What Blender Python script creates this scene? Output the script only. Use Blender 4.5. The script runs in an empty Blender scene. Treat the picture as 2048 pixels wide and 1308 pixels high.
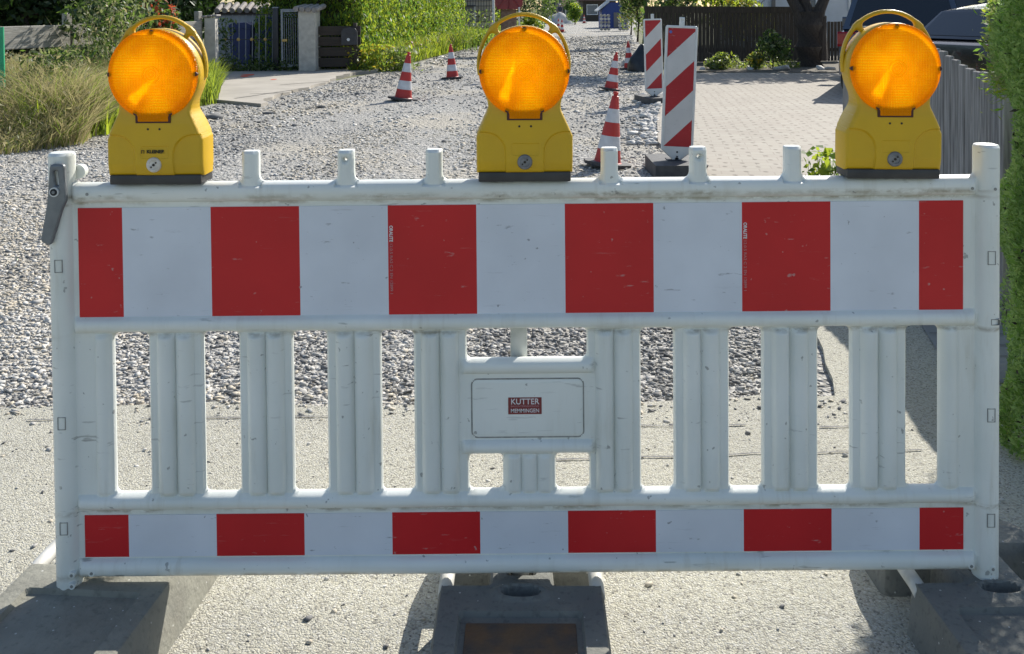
import bpy, bmesh, math, random
import numpy as np
from mathutils import Matrix, Vector

random.seed(7)
rng = np.random.default_rng(7)
R = math.radians
sc = bpy.context.scene
col = sc.collection

# ------------------------------------------------------------------ camera, sky, sun, exposure
F_PX, CX, CY, CAM_H = 1972.0, 1024.0, 62.0, 1.45
PITCH, ROLL = R(1.38), R(-0.45)
cam_d = bpy.data.cameras.new("Camera")
cam = bpy.data.objects.new("Camera", cam_d)
col.objects.link(cam)
CM = (Matrix.Translation((0, 0, CAM_H)) @ Matrix.Rotation(math.pi / 2 - PITCH, 4, 'X') @ Matrix.Rotation(ROLL, 4, 'Z'))
cam.matrix_world = CM
cam_d.sensor_fit = 'HORIZONTAL'
cam_d.sensor_width = 36.0
cam_d.lens = 36.0 * F_PX / 2048.0
cam_d.shift_y = (CY - 654.0) / 2048.0
cam_d.clip_start = 0.05
cam_d.clip_end = 2000
sc.camera = cam

SUN_EL, SUN_AZ = R(36), R(34)          # behind the barrier, from the right
sun_dir = Vector((math.sin(SUN_AZ) * math.cos(SUN_EL), math.cos(SUN_AZ) * math.cos(SUN_EL), math.sin(SUN_EL)))
w = bpy.data.worlds.new("World")
sc.world = w
w.use_nodes = True
nt = w.node_tree
sky = nt.nodes.new('ShaderNodeTexSky')
sky.sky_type = 'NISHITA'
sky.sun_disc = False
sky.sun_elevation = SUN_EL
sky.sun_rotation = SUN_AZ
sky.dust_density = 1.0
sky.air_density = 1.0
bg = nt.nodes['Background']
nt.links.new(sky.outputs[0], bg.inputs[0])
bg.inputs[1].default_value = 0.115
sl = bpy.data.lights.new("Sun", 'SUN')
sl.energy = 5.0
sl.angle = R(0.5)
sl.color = (1.0, 0.955, 0.87)
so = bpy.data.objects.new("Sun", sl)
so.rotation_euler = (-sun_dir).to_track_quat('-Z', 'Y').to_euler()
col.objects.link(so)
sc.view_settings.view_transform = 'Standard'
sc.view_settings.look = 'None'
sc.view_settings.exposure = 0.45
sc.view_settings.gamma = 1.0
sc.cycles.max_bounces = 8
sc.cycles.transparent_max_bounces = 8


# ------------------------------------------------------------------ pixel helpers (photo pixels 2048 x 1308)
def ray(px, py):
    d = Vector(((px - CX) / F_PX, -(py - CY) / F_PX, -1.0))
    return CM.to_3x3() @ d


def at(px, py, Y):
    d = ray(px, py)
    return Vector((0, 0, CAM_H)) + d * (Y / d.y)


def G(px, py, z=0.0):
    d = ray(px, py)
    return Vector((0, 0, CAM_H)) + d * ((z - CAM_H) / d.z)


# ------------------------------------------------------------------ materials
def _nodes(name):
    m = bpy.data.materials.new(name)
    m.use_nodes = True
    return m, m.node_tree, m.node_tree.nodes['Principled BSDF']


def c4(c):
    return (c[0], c[1], c[2], 1.0)


def M(name, c1, c2=None, scale=20, rough=0.6, bump=0.0, bscale=None, metal=0.0, spec=0.5, lo=0.35, hi=0.65, stretch=None, coat=0.0):
    m, t, b = _nodes(name)
    N, L = t.nodes, t.links
    b.inputs['Roughness'].default_value = rough
    b.inputs['Metallic'].default_value = metal
    b.inputs['Specular IOR Level'].default_value = spec
    b.inputs['Coat Weight'].default_value = coat
    b.inputs['Base Color'].default_value = c4(c1)
    tc = N.new('ShaderNodeTexCoord')
    mp = N.new('ShaderNodeMapping')
    L.new(tc.outputs['Object'], mp.inputs[0])
    if stretch:
        mp.inputs['Scale'].default_value = stretch
    if c2 is not None:
        nz = N.new('ShaderNodeTexNoise')
        nz.inputs['Scale'].default_value = scale
        nz.inputs['Detail'].default_value = 6
        L.new(mp.outputs[0], nz.inputs['Vector'])
        cr = N.new('ShaderNodeValToRGB')
        cr.color_ramp.elements[0].position = lo
        cr.color_ramp.elements[1].position = hi
        cr.color_ramp.elements[0].color = c4(c1)
        cr.color_ramp.elements[1].color = c4(c2)
        L.new(nz.outputs[0], cr.inputs[0])
        L.new(cr.outputs[0], b.inputs['Base Color'])
    if bump:
        n2 = N.new('ShaderNodeTexNoise')
        n2.inputs['Scale'].default_value = bscale or scale * 4
        n2.inputs['Detail'].default_value = 5
        L.new(mp.outputs[0], n2.inputs['Vector'])
        bp = N.new('ShaderNodeBump')
        bp.inputs['Strength'].default_value = bump
        bp.inputs['Distance'].default_value = 0.01
        L.new(n2.outputs[0], bp.inputs['Height'])
        L.new(bp.outputs[0], b.inputs['Normal'])
    return m


def leafmat(name, c1, c2, tcol, trans=0.45, scale=3.0, rough=0.5):
    m, t, b = _nodes(name)
    N, L = t.nodes, t.links
    tc = N.new('ShaderNodeTexCoord')
    nz = N.new('ShaderNodeTexNoise')
    nz.inputs['Scale'].default_value = scale
    nz.inputs['Detail'].default_value = 4
    L.new(tc.outputs['Object'], nz.inputs['Vector'])
    cr = N.new('ShaderNodeValToRGB')
    cr.color_ramp.elements[0].position = 0.38
    cr.color_ramp.elements[1].position = 0.62
    cr.color_ramp.elements[0].color = c4(c1)
    cr.color_ramp.elements[1].color = c4(c2)
    L.new(nz.outputs[0], cr.inputs[0])
    L.new(cr.outputs[0], b.inputs['Base Color'])
    b.inputs['Roughness'].default_value = rough
    b.inputs['Specular IOR Level'].default_value = 0.3
    tr = N.new('ShaderNodeBsdfTranslucent')
    tr.inputs[0].default_value = c4(tcol)
    mx = N.new('ShaderNodeMixShader')
    mx.inputs[0].default_value = trans
    L.new(b.outputs[0], mx.inputs[1])
    L.new(tr.outputs[0], mx.inputs[2])
    L.new(mx.outputs[0], N['Material Output'].inputs[0])
    return m


def mathn(t, op, a, b=None, clamp=False):
    n = t.nodes.new('ShaderNodeMath')
    n.operation = op
    n.use_clamp = clamp
    for i, v in enumerate((a, b)):
        if v is None:
            continue
        if isinstance(v, (int, float)):
            n.inputs[i].default_value = v
        else:
            t.links.new(v, n.inputs[i])
    return n.outputs[0]


def mixc(t, fac, a, b):
    n = t.nodes.new('ShaderNodeMix')
    n.data_type = 'RGBA'
    for s, v in ((n.inputs[0], fac), (n.inputs[6], a), (n.inputs[7], b)):
        if isinstance(v, (int, float)):
            s.default_value = v
        elif isinstance(v, (tuple, list)):
            s.default_value = c4(v)
        else:
            t.links.new(v, s)
    return n.outputs[2]


def noise(t, vec, scale, detail=4, stretch=None, rough=0.5):
    n = t.nodes.new('ShaderNodeTexNoise')
    n.inputs['Scale'].default_value = scale
    n.inputs['Detail'].default_value = detail
    n.inputs['Roughness'].default_value = rough
    if stretch:
        mp = t.nodes.new('ShaderNodeMapping')
        mp.inputs['Scale'].default_value = stretch
        t.links.new(vec, mp.inputs[0])
        vec = mp.outputs[0]
    t.links.new(vec, n.inputs['Vector'])
    return n.outputs[0]


def ramp(t, fac, p0, p1, c0=(0, 0, 0), c1=(1, 1, 1)):
    n = t.nodes.new('ShaderNodeValToRGB')
    n.color_ramp.elements[0].position = p0
    n.color_ramp.elements[1].position = p1
    n.color_ramp.elements[0].color = c4(c0)
    n.color_ramp.elements[1].color = c4(c1)
    t.links.new(fac, n.inputs[0])
    return n.outputs[0]


def mat_barrier(bands):
    """white moulded plastic with grime specks caught under the horizontal ridges and dark scuffs"""
    m, t, b = _nodes('barrier_plastic')
    N, L = t.nodes, t.links
    tc = N.new('ShaderNodeTexCoord')
    v = tc.outputs['Object']
    sx = N.new('ShaderNodeSeparateXYZ')
    L.new(v, sx.inputs[0])
    z = sx.outputs[2]
    base = mixc(t, ramp(t, noise(t, v, 3.5, 5), 0.35, 0.7), (0.78, 0.80, 0.765), (0.68, 0.705, 0.66))
    mask = None
    for zb, hw in bands:
        d = mathn(t, 'ABSOLUTE', mathn(t, 'SUBTRACT', z, zb))
        k = mathn(t, 'SUBTRACT', 1.0, mathn(t, 'DIVIDE', d, hw), True)
        mask = k if mask is None else mathn(t, 'MAXIMUM', mask, k)
    grime = mathn(t, 'MULTIPLY', mask, ramp(t, noise(t, v, 26, 6, (1.0, 1.0, 2.0), 0.65), 0.40, 0.58))
    grime = mathn(t, 'MULTIPLY', grime, ramp(t, noise(t, v, 6.0, 3), 0.38, 0.58))
    streak = mathn(t, 'MULTIPLY', ramp(t, noise(t, v, 14, 5, (3.5, 1, 0.35), 0.6), 0.52, 0.70), ramp(t, noise(t, v, 3.2, 3), 0.42, 0.62))
    base = mixc(t, mathn(t, 'MULTIPLY', streak, 0.30), base, (0.42, 0.39, 0.29))
    base = mixc(t, mathn(t, 'MULTIPLY', grime, 0.8), base, (0.25, 0.21, 0.13))
    sc1 = ramp(t, noise(t, v, 34, 3, (0.4, 1, 3.0)), 0.66, 0.72)
    sc2 = ramp(t, noise(t, v, 55, 2), 0.715, 0.755)
    scf = mathn(t, 'MAXIMUM', mathn(t, 'MULTIPLY', sc1, ramp(t, noise(t, v, 2.5, 2), 0.45, 0.62)), sc2)
    base = mixc(t, mathn(t, 'MULTIPLY', scf, 0.6), base, (0.16, 0.16, 0.15))
    L.new(base, b.inputs['Base Color'])
    b.inputs['Roughness'].default_value = 0.42
    bp = N.new('ShaderNodeBump')
    bp.inputs['Strength'].default_value = 0.12
    bp.inputs['Distance'].default_value = 0.002
    L.new(noise(t, v, 140, 3), bp.inputs['Height'])
    L.new(bp.outputs[0], b.inputs['Normal'])
    return m


def mat_film(name, colr, scuff):
    m, t, b = _nodes(name)
    N, L = t.nodes, t.links
    tc = N.new('ShaderNodeTexCoord')
    v = tc.outputs['Object']
    base = mixc(t, ramp(t, noise(t, v, 4.5, 4), 0.35, 0.65), colr, tuple(x * 0.88 for x in colr))
    s1 = ramp(t, noise(t, v, 22, 4, (1.0, 1, 4.0), 0.6), 0.67, 0.74)
    s2 = ramp(t, noise(t, v, 60, 2), 0.735, 0.775)
    s3 = ramp(t, noise(t, v, 14, 5, (0.5, 1, 5.0), 0.7), 0.64, 0.74)
    base = mixc(t, mathn(t, 'MULTIPLY', s3, 0.22), base, scuff)
    base = mixc(t, mathn(t, 'MULTIPLY', mathn(t, 'MAXIMUM', s1, s2), 0.6), base, scuff)
    L.new(base, b.inputs['Base Color'])
    b.inputs['Roughness'].default_value = 0.36
    b.inputs['Specular IOR Level'].default_value = 0.30
    # faint honeycomb of the retroreflective sheet
    vo = N.new('ShaderNodeTexVoronoi')
    vo.inputs['Scale'].default_value = 300
    L.new(v, vo.inputs['Vector'])
    bp = N.new('ShaderNodeBump')
    bp.inputs['Strength'].default_value = 0.05
    bp.inputs['Distance'].default_value = 0.001
    L.new(vo.outputs[0], bp.inputs['Height'])
    L.new(bp.outputs[0], b.inputs['Normal'])
    return m


def mat_aggregate():
    """washed exposed aggregate: cream, grey and dark pebbles of about a centimetre"""
    m, t, b = _nodes('exposed_aggregate')
    N, L = t.nodes, t.links
    tc = N.new('ShaderNodeTexCoord')
    v = tc.outputs['Object']
    nz = N.new('ShaderNodeTexNoise')
    nz.inputs['Scale'].default_value = 60
    L.new(v, nz.inputs['Vector'])
    wv = N.new('ShaderNodeMix')
    wv.data_type = 'VECTOR'
    wv.inputs[0].default_value = 0.012
    L.new(v, wv.inputs[4])
    L.new(nz.outputs[1], wv.inputs[5])
    vo = N.new('ShaderNodeTexVoronoi')
    vo.inputs['Scale'].default_value = 185
    L.new(wv.outputs[1], vo.inputs['Vector'])
    sp = N.new('ShaderNodeSeparateColor')
    L.new(vo.outputs['Color'], sp.inputs[0])
    cr = N.new('ShaderNodeValToRGB')
    e = cr.color_ramp.elements
    e[0].position = 0.0
    e[0].color = c4((0.10, 0.095, 0.09))
    e[1].position = 1.0
    e[1].color = c4((0.60, 0.58, 0.52))
    for p, c in ((0.10, (0.24, 0.23, 0.20)), (0.3, (0.43, 0.415, 0.335)), (0.6, (0.52, 0.50, 0.415)), (0.85, (0.40, 0.395, 0.36))):
        k = e.new(p)
        k.color = c4(c)
    L.new(sp.outputs[0], cr.inputs[0])
    gap = ramp(t, vo.outputs['Distance'], 0.42, 0.75)
    base = mixc(t, mathn(t, 'MULTIPLY', gap, 0.55), cr.outputs[0], (0.30, 0.275, 0.21))
    big = ramp(t, noise(t, v, 0.9, 5), 0.35, 0.7)
    base = mixc(t, mathn(t, 'MULTIPLY', big, 0.25), base, (0.46, 0.44, 0.35))
    stain = ramp(t, noise(t, v, 1.7, 6, (1.0, 0.6, 1), 0.62), 0.50, 0.68)
    base = mixc(t, mathn(t, 'MULTIPLY', stain, 0.30), base, (0.27, 0.265, 0.235))
    L.new(base, b.inputs['Base Color'])
    b.inputs['Roughness'].default_value = 0.85
    bp = N.new('ShaderNodeBump')
    bp.inputs['Strength'].default_value = 0.8
    bp.inputs['Distance'].default_value = 0.0035
    inv = mathn(t, 'SUBTRACT', 1.0, vo.outputs['Distance'])
    L.new(mathn(t, 'ADD', inv, mathn(t, 'MULTIPLY', sp.outputs[1], 0.5)), bp.inputs['Height'])
    L.new(bp.outputs[0], b.inputs['Normal'])
    return m


def mat_gravel():
    m, t, b = _nodes('road_gravel')
    N, L = t.nodes, t.links
    tc = N.new('ShaderNodeTexCoord')
    v = tc.outputs['Object']
    vo = N.new('ShaderNodeTexVoronoi')
    vo.inputs['Scale'].default_value = 24
    L.new(v, vo.inputs['Vector'])
    v2 = N.new('ShaderNodeTexVoronoi')
    v2.inputs['Scale'].default_value = 60
    L.new(v, v2.inputs['Vector'])
    sp = N.new('ShaderNodeSeparateColor')
    L.new(vo.outputs['Color'], sp.inputs[0])
    s2 = N.new('ShaderNodeSeparateColor')
    L.new(v2.outputs['Color'], s2.inputs[0])
    k = mathn(t, 'ADD', mathn(t, 'MULTIPLY', sp.outputs[0], 0.5), mathn(t, 'MULTIPLY', s2.outputs[0], 0.5))
    base = ramp(t, k, 0.10, 0.80, (0.20, 0.195, 0.18), (0.48, 0.465, 0.435))
    tan = ramp(t, noise(t, v, 0.55, 4), 0.46, 0.62)
    base = mixc(t, mathn(t, 'MULTIPLY', tan, 0.55), base, (0.47, 0.42, 0.33))
    dk = ramp(t, noise(t, v, 0.33, 5, (1.0, 0.7, 1)), 0.50, 0.66)
    base = mixc(t, mathn(t, 'MULTIPLY', dk, 0.40), base, (0.17, 0.165, 0.16))
    L.new(base, b.inputs['Base Color'])
    b.inputs['Roughness'].default_value = 0.9
    bp = N.new('ShaderNodeBump')
    bp.inputs['Strength'].default_value = 1.0
    bp.inputs['Distance'].default_value = 0.03
    L.new(mathn(t, 'ADD', mathn(t, 'MULTIPLY', vo.outputs[0], -1.0), mathn(t, 'MULTIPLY', v2.outputs[0], -0.5)), bp.inputs['Height'])
    L.new(bp.outputs[0], b.inputs['Normal'])
    return m


def mat_pavers():
    m, t, b = _nodes('block_paving')
    N, L = t.nodes, t.links
    tc = N.new('ShaderNodeTexCoord')
    mp = N.new('ShaderNodeMapping')
    mp.inputs['Rotation'].default_value = (0, 0, R(9))
    L.new(tc.outputs['Object'], mp.inputs[0])
    br = N.new('ShaderNodeTexBrick')
    br.inputs['Scale'].default_value = 1.0
    br.inputs['Brick Width'].default_value = 0.22
    br.inputs['Row Height'].default_value = 0.165
    br.inputs['Mortar Size'].default_value = 0.006
    br.inputs['Color1'].default_value = c4((0.33, 0.30, 0.25))
    br.inputs['Color2'].default_value = c4((0.30, 0.265, 0.22))
    br.inputs['Mortar'].default_value = c4((0.26, 0.23, 0.19))
    L.new(mp.outputs[0], br.inputs['Vector'])
    big = ramp(t, noise(t, tc.outputs['Object'], 1.3, 5), 0.35, 0.7)
    base = mixc(t, mathn(t, 'MULTIPLY', big, 0.35), br.outputs[0], (0.40, 0.36, 0.30))
    # dark gap where three blocks meet
    vo = N.new('ShaderNodeTexVoronoi')
    vo.voronoi_dimensions = '2D'
    vo.inputs['Scale'].default_value = 7.0
    vo.inputs['Randomness'].default_value = 0.25
    m2 = N.new('ShaderNodeMapping')
    m2.inputs['Rotation'].default_value = (0, 0, R(9))
    m2.inputs['Scale'].default_value = (1.0, 0.62, 1.0)
    L.new(tc.outputs['Object'], m2.inputs[0])
    L.new(m2.outputs[0], vo.inputs['Vector'])
    dot = ramp(t, vo.outputs[0], 0.10, 0.19, (1, 1, 1), (0, 0, 0))
    base = mixc(t, mathn(t, 'MULTIPLY', dot, 0.75), base, (0.12, 0.10, 0.08))
    L.new(base, b.inputs['Base Color'])
    b.inputs['Roughness'].default_value = 0.85
    bp = N.new('ShaderNodeBump')
    bp.inputs['Strength'].default_value = 0.5
    bp.inputs['Distance'].default_value = 0.006
    L.new(mathn(t, 'SUBTRACT', 1.0, br.outputs[1]), bp.inputs['Height'])
    L.new(bp.outputs[0], b.inputs['Normal'])
    return m


def mat_lens(rear):
    """amber prismatic lens: light passes through it, concentric and straight prisms on its face"""
    m, t, b = _nodes('amber_lens_rear' if rear else 'amber_lens')
    N, L = t.nodes, t.links
    tc = N.new('ShaderNodeTexCoord')
    v = tc.outputs['Object']
    sx = N.new('ShaderNodeSeparateXYZ')
    L.new(v, sx.inputs[0])
    x, z = sx.outputs[0], sx.outputs[2]
    r2 = mathn(t, 'SQRT', mathn(t, 'ADD', mathn(t, 'MULTIPLY', x, x), mathn(t, 'MULTIPLY', z, z)))
    rings = mathn(t, 'SINE', mathn(t, 'MULTIPLY', r2, 1500.0))
    lx = mathn(t, 'SINE', mathn(t, 'MULTIPLY', x, 1700.0))
    lz = mathn(t, 'SINE', mathn(t, 'MULTIPLY', z, 1700.0))
    inner = mathn(t, 'LESS_THAN', r2, 0.022)
    h = mathn(t, 'ADD', mathn(t, 'MULTIPLY', rings, mathn(t, 'MULTIPLY', inner, 1.6)), mathn(t, 'MULTIPLY', mathn(t, 'ADD', lx, lz), 0.5))
    # prisms: fine straight ribs over the disc, rings on the centre boss, a thicker redder rim
    p1 = mathn(t, 'SINE', mathn(t, 'MULTIPLY', x, 1000.0))
    p2 = mathn(t, 'SINE', mathn(t, 'MULTIPLY', z, 1000.0))
    p3 = mathn(t, 'SINE', mathn(t, 'MULTIPLY', r2, 950.0))
    mixz = ramp(t, noise(t, v, 18, 2), 0.42, 0.58)
    ribs = mathn(t, 'ADD', mathn(t, 'MULTIPLY', p1, mixz), mathn(t, 'MULTIPLY', p2, mathn(t, 'SUBTRACT', 1.0, mixz)))
    ribs = mathn(t, 'ADD', mathn(t, 'MULTIPLY', ribs, mathn(t, 'SUBTRACT', 1.0, inner)), mathn(t, 'MULTIPLY', p3, mathn(t, 'MULTIPLY', inner, 1.6)))
    rim = ramp(t, r2, 0.084, 0.0935)
    bp = N.new('ShaderNodeBump')
    bp.inputs['Strength'].default_value = 0.7
    bp.inputs['Distance'].default_value = 0.0014
    L.new(h, bp.inputs['Height'])
    L.new(bp.outputs[0], b.inputs['Normal'])
    b.inputs['Base Color'].default_value = c4((0.85, 0.40, 0.0))
    b.inputs['Roughness'].default_value = 0.16
    tr = N.new('ShaderNodeBsdfTranslucent')
    L.new(bp.outputs[0], tr.inputs['Normal'])
    mx = N.new('ShaderNodeMixShader')
    L.new(b.outputs[0], mx.inputs[1])
    L.new(tr.outputs[0], mx.inputs[2])
    if rear:
        tr.inputs[0].default_value = c4((1.0, 0.80, 0.16))
        mx.inputs[0].default_value = 0.8
        tp = N.new('ShaderNodeBsdfTransparent')
        tpc = tp.inputs[0]
        m2 = N.new('ShaderNodeMixShader')
        # wedge of extra transparency added to draw the sun streak on the front lens
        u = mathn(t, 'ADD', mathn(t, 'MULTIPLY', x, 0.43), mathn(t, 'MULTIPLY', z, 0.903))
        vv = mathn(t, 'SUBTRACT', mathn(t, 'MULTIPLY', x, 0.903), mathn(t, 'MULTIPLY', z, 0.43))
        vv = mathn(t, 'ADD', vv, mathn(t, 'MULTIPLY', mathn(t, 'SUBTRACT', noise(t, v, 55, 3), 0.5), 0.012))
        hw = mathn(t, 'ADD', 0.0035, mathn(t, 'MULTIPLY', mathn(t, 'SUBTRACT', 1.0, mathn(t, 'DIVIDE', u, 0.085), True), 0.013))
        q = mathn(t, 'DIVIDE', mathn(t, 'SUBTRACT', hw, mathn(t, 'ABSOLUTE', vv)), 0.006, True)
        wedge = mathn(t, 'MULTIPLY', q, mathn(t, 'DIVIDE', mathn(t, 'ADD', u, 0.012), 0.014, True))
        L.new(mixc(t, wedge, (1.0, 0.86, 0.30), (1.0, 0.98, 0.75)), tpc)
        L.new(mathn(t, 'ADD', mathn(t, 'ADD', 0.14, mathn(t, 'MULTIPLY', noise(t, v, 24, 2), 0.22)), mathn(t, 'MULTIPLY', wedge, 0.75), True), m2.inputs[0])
        L.new(mx.outputs[0], m2.inputs[1])
        L.new(tp.outputs[0], m2.inputs[2])
        L.new(m2.outputs[0], N['Material Output'].inputs[0])
    else:
        body = mixc(t, mathn(t, 'ADD', 0.5, mathn(t, 'MULTIPLY', ribs, 0.32)), (0.92, 0.60, 0.02), (1.0, 0.90, 0.10))
        body = mixc(t, mathn(t, 'MULTIPLY', ramp(t, noise(t, v, 13, 3), 0.42, 0.60), 0.65), body, (0.78, 0.42, 0.012))
        L.new(mixc(t, mathn(t, 'MULTIPLY', rim, 0.8), body, (0.72, 0.34, 0.01)), tr.inputs[0])
        mx.inputs[0].default_value = 0.88
        em = N.new('ShaderNodeEmission')          # glow added in place of sunlight coming through the lens
        em.inputs[0].default_value = c4((1.0, 0.42, 0.0))
        L.new(mathn(t, 'ADD', 0.09, mathn(t, 'MULTIPLY', ramp(t, r2, 0.0, 0.075, (1, 1, 1), (0, 0, 0)), 0.16)), em.inputs[1])   # added glow is strongest at the centre
        ad = N.new('ShaderNodeAddShader')
        L.new(mx.outputs[0], ad.inputs[0])
        L.new(em.outputs[0], ad.inputs[1])
        L.new(ad.outputs[0], N['Material Output'].inputs[0])
    return m


# z of things on the barrier: photo row (levelled at the barrier's centre) -> metres above the post bottoms
BY = 2.2215
SP = 880.4                 # pixels per metre in the barrier plane
BC = 1047.0


def bz(y):
    return (1170.0 - y) / SP * 1.008


def bx(x):
    return (x - BC) / SP


MT = {}
MT['barrier'] = mat_barrier([(bz(398), 0.008), (bz(660), 0.008), (bz(1014), 0.008), (bz(1140), 0.010), (bz(386), 0.010)])
MT['film_red'] = mat_film('reflective_red', (0.58, 0.020, 0.024), (0.5, 0.35, 0.33))
MT['film_white'] = mat_film('reflective_white', (0.70, 0.735, 0.80), (0.10, 0.11, 0.13))
MT['groove'] = M('moulding_line_dark', (0.20, 0.205, 0.19), (0.32, 0.32, 0.30), 60)  # dark grey for the panel groove ring, post marks and rivet centres
MT['yellow'] = M('lamp_yellow_plastic', (0.66, 0.40, 0.004), (0.58, 0.35, 0.008), 6, 0.42, 0.06, 160)
MT['lamp_black'] = M('lamp_black_plastic', (0.028, 0.028, 0.030), (0.045, 0.045, 0.045), 20, 0.5)
MT['lens'] = mat_lens(False)
MT['lens_rear'] = mat_lens(True)
MT['screw'] = M('dark_red_screw', (0.06, 0.012, 0.006), None, rough=0.5)
MT['lock'] = M('zinc_lock', (0.22, 0.23, 0.25), (0.15, 0.16, 0.18), 80, 0.4, metal=0.5)
MT['lock_lit'] = M('lit_pale_lock', (0.70, 0.66, 0.60), (0.55, 0.5, 0.42), 80, 0.5)  # brightness of lit metal put into the left lamp's lock colour
MT['dot'] = M('black_dot', (0.02, 0.015, 0.01), None)
MT['print_black'] = M('black_print', (0.03, 0.025, 0.005), None)
MT['print_white'] = M('white_print', (0.72, 0.70, 0.70), None)
MT['print_pink'] = M('faded_pink_print', (0.50, 0.24, 0.25), None)
MT['sticker'] = M('sticker_red', (0.19, 0.03, 0.03), (0.22, 0.035, 0.035), 40, 0.5)
MT['latch'] = M('grey_latch_steel', (0.15, 0.165, 0.18), (0.20, 0.215, 0.225), 30, 0.45, metal=0.3)
MT['latch_hi'] = M('latch_pale', (0.62, 0.64, 0.64), None, rough=0.4)
MT['galv'] = M('galvanised_steel', (0.40, 0.42, 0.40), (0.54, 0.55, 0.53), 18, 0.45, metal=0.4)
def mat_foot(name, c1, c2):
    m, t, b = _nodes(name)
    L = t.links
    tc = t.nodes.new('ShaderNodeTexCoord')
    v = tc.outputs['Object']
    base = mixc(t, ramp(t, noise(t, v, 9, 6), 0.32, 0.68), c1, c2)
    base = mixc(t, mathn(t, 'MULTIPLY', ramp(t, noise(t, v, 70, 4), 0.55, 0.7), 0.5), base, tuple(x * 0.45 for x in c1))
    vo = t.nodes.new('ShaderNodeTexVoronoi')
    vo.inputs['Scale'].default_value = 95
    L.new(v, vo.inputs['Vector'])
    sp = t.nodes.new('ShaderNodeSeparateColor')
    L.new(vo.outputs['Color'], sp.inputs[0])
    fleck = mathn(t, 'MULTIPLY', mathn(t, 'GREATER_THAN', sp.outputs[0], 0.955), mathn(t, 'LESS_THAN', vo.outputs[0], 0.22))
    base = mixc(t, mathn(t, 'MULTIPLY', fleck, 0.7), base, (0.62, 0.62, 0.58))
    dust = ramp(t, noise(t, v, 4.2, 5, None, 0.65), 0.52, 0.72)
    base = mixc(t, mathn(t, 'MULTIPLY', dust, 0.35), base, (0.36, 0.33, 0.26))
    L.new(base, b.inputs['Base Color'])
    b.inputs['Roughness'].default_value = 0.85
    bp = t.nodes.new('ShaderNodeBump')
    bp.inputs['Strength'].default_value = 0.6
    bp.inputs['Distance'].default_value = 0.004
    L.new(mathn(t, 'ADD', noise(t, v, 90, 5), mathn(t, 'MULTIPLY', noise(t, v, 14, 4), 1.5)), bp.inputs['Height'])
    L.new(bp.outputs[0], b.inputs['Normal'])
    return m


MT['foot'] = mat_foot('recycled_plastic', (0.145, 0.15, 0.14), (0.19, 0.19, 0.17))
MT['foot_pale'] = mat_foot('dusty_concrete_grey', (0.27, 0.265, 0.22), (0.19, 0.185, 0.155))
MT['foot_rust'] = M('rust_brown_insert', (0.15, 0.085, 0.04), (0.075, 0.06, 0.048), 22, 0.8, 0.3, 90)
MT['foot_dark'] = M('dark_rubber', (0.055, 0.055, 0.058), (0.085, 0.085, 0.085), 15, 0.7, 0.2, 60)
MT['handle_pale'] = M('pale_bar', (0.60, 0.59, 0.55), (0.45, 0.44, 0.4), 25, 0.6)
MT['slot'] = M('slot_interior', (0.02, 0.022, 0.024), None, rough=0.8)
MT['aggregate'] = mat_aggregate()
MT['gravel'] = mat_gravel()
MT['pavers'] = mat_pavers()
MT['earth'] = M('earth', (0.14, 0.115, 0.075), (0.10, 0.13, 0.04), 1.2, 0.95, 0.5, 14)
MT['concrete_walk'] = M('concrete_walk', (0.42, 0.385, 0.33), (0.34, 0.31, 0.265), 1.6, 0.9, 0.3, 50)
MT['stone_a'] = M('stone_pale', (0.60, 0.58, 0.54), (0.48, 0.465, 0.435), 30, 0.85)
MT['stone_b'] = M('stone_grey', (0.35, 0.34, 0.32), (0.43, 0.415, 0.39), 30, 0.85)
MT['stone_c'] = M('stone_dark_asphalt', (0.12, 0.12, 0.12), (0.19, 0.185, 0.18), 30, 0.85)
MT['stone_d'] = M('stone_tan', (0.55, 0.49, 0.39), (0.46, 0.41, 0.33), 30, 0.85)
MT['cone_red'] = M('cone_red', (0.50, 0.030, 0.022), (0.43, 0.03, 0.025), 9, 0.5)
MT['cone_white'] = M('cone_white', (0.66, 0.66, 0.67), (0.54, 0.54, 0.55), 12, 0.5)
MT['cone_base'] = M('cone_base_rubber', (0.035, 0.034, 0.038), (0.06, 0.058, 0.06), 14, 0.7)
MT['beacon_white'] = M('beacon_plastic', (0.66, 0.67, 0.66), (0.58, 0.59, 0.58), 8, 0.45)
MT['beacon_red'] = mat_film('beacon_red', (0.42, 0.028, 0.035), (0.5, 0.4, 0.4))
MT['beacon_film'] = mat_film('beacon_white_film', (0.62, 0.61, 0.60), (0.14, 0.14, 0.15))
MT['wood_old'] = M('weathered_board', (0.46, 0.44, 0.39), (0.27, 0.255, 0.22), 7, 0.9, 0.5, 40, stretch=(0.6, 3, 9))
MT['wood_plank'] = M('weathered_plank', (0.33, 0.32, 0.31), (0.14, 0.135, 0.13), 9, 0.9, 0.6, 40, stretch=(6, 6, 0.35), lo=0.38, hi=0.66)
MT['wood_dark'] = M('dark_brown_boards', (0.045, 0.035, 0.028), (0.08, 0.062, 0.048), 8, 0.85, 0.3, 40, stretch=(5, 5, 0.5))
MT['wood_mid'] = M('brown_boards', (0.065, 0.05, 0.04), (0.045, 0.036, 0.028), 8, 0.85, 0.3, 40, stretch=(0.6, 3, 8))
MT['concrete'] = M('concrete_post', (0.60, 0.57, 0.50), (0.45, 0.425, 0.37), 7, 0.9, 0.5, 40)
MT['plaster'] = M('grey_plaster', (0.50, 0.52, 0.56), (0.42, 0.44, 0.48), 3, 0.9, 0.2, 40)
MT['plaster_white'] = M('white_plaster', (0.66, 0.67, 0.70), (0.60, 0.61, 0.63), 3, 0.9)
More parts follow.
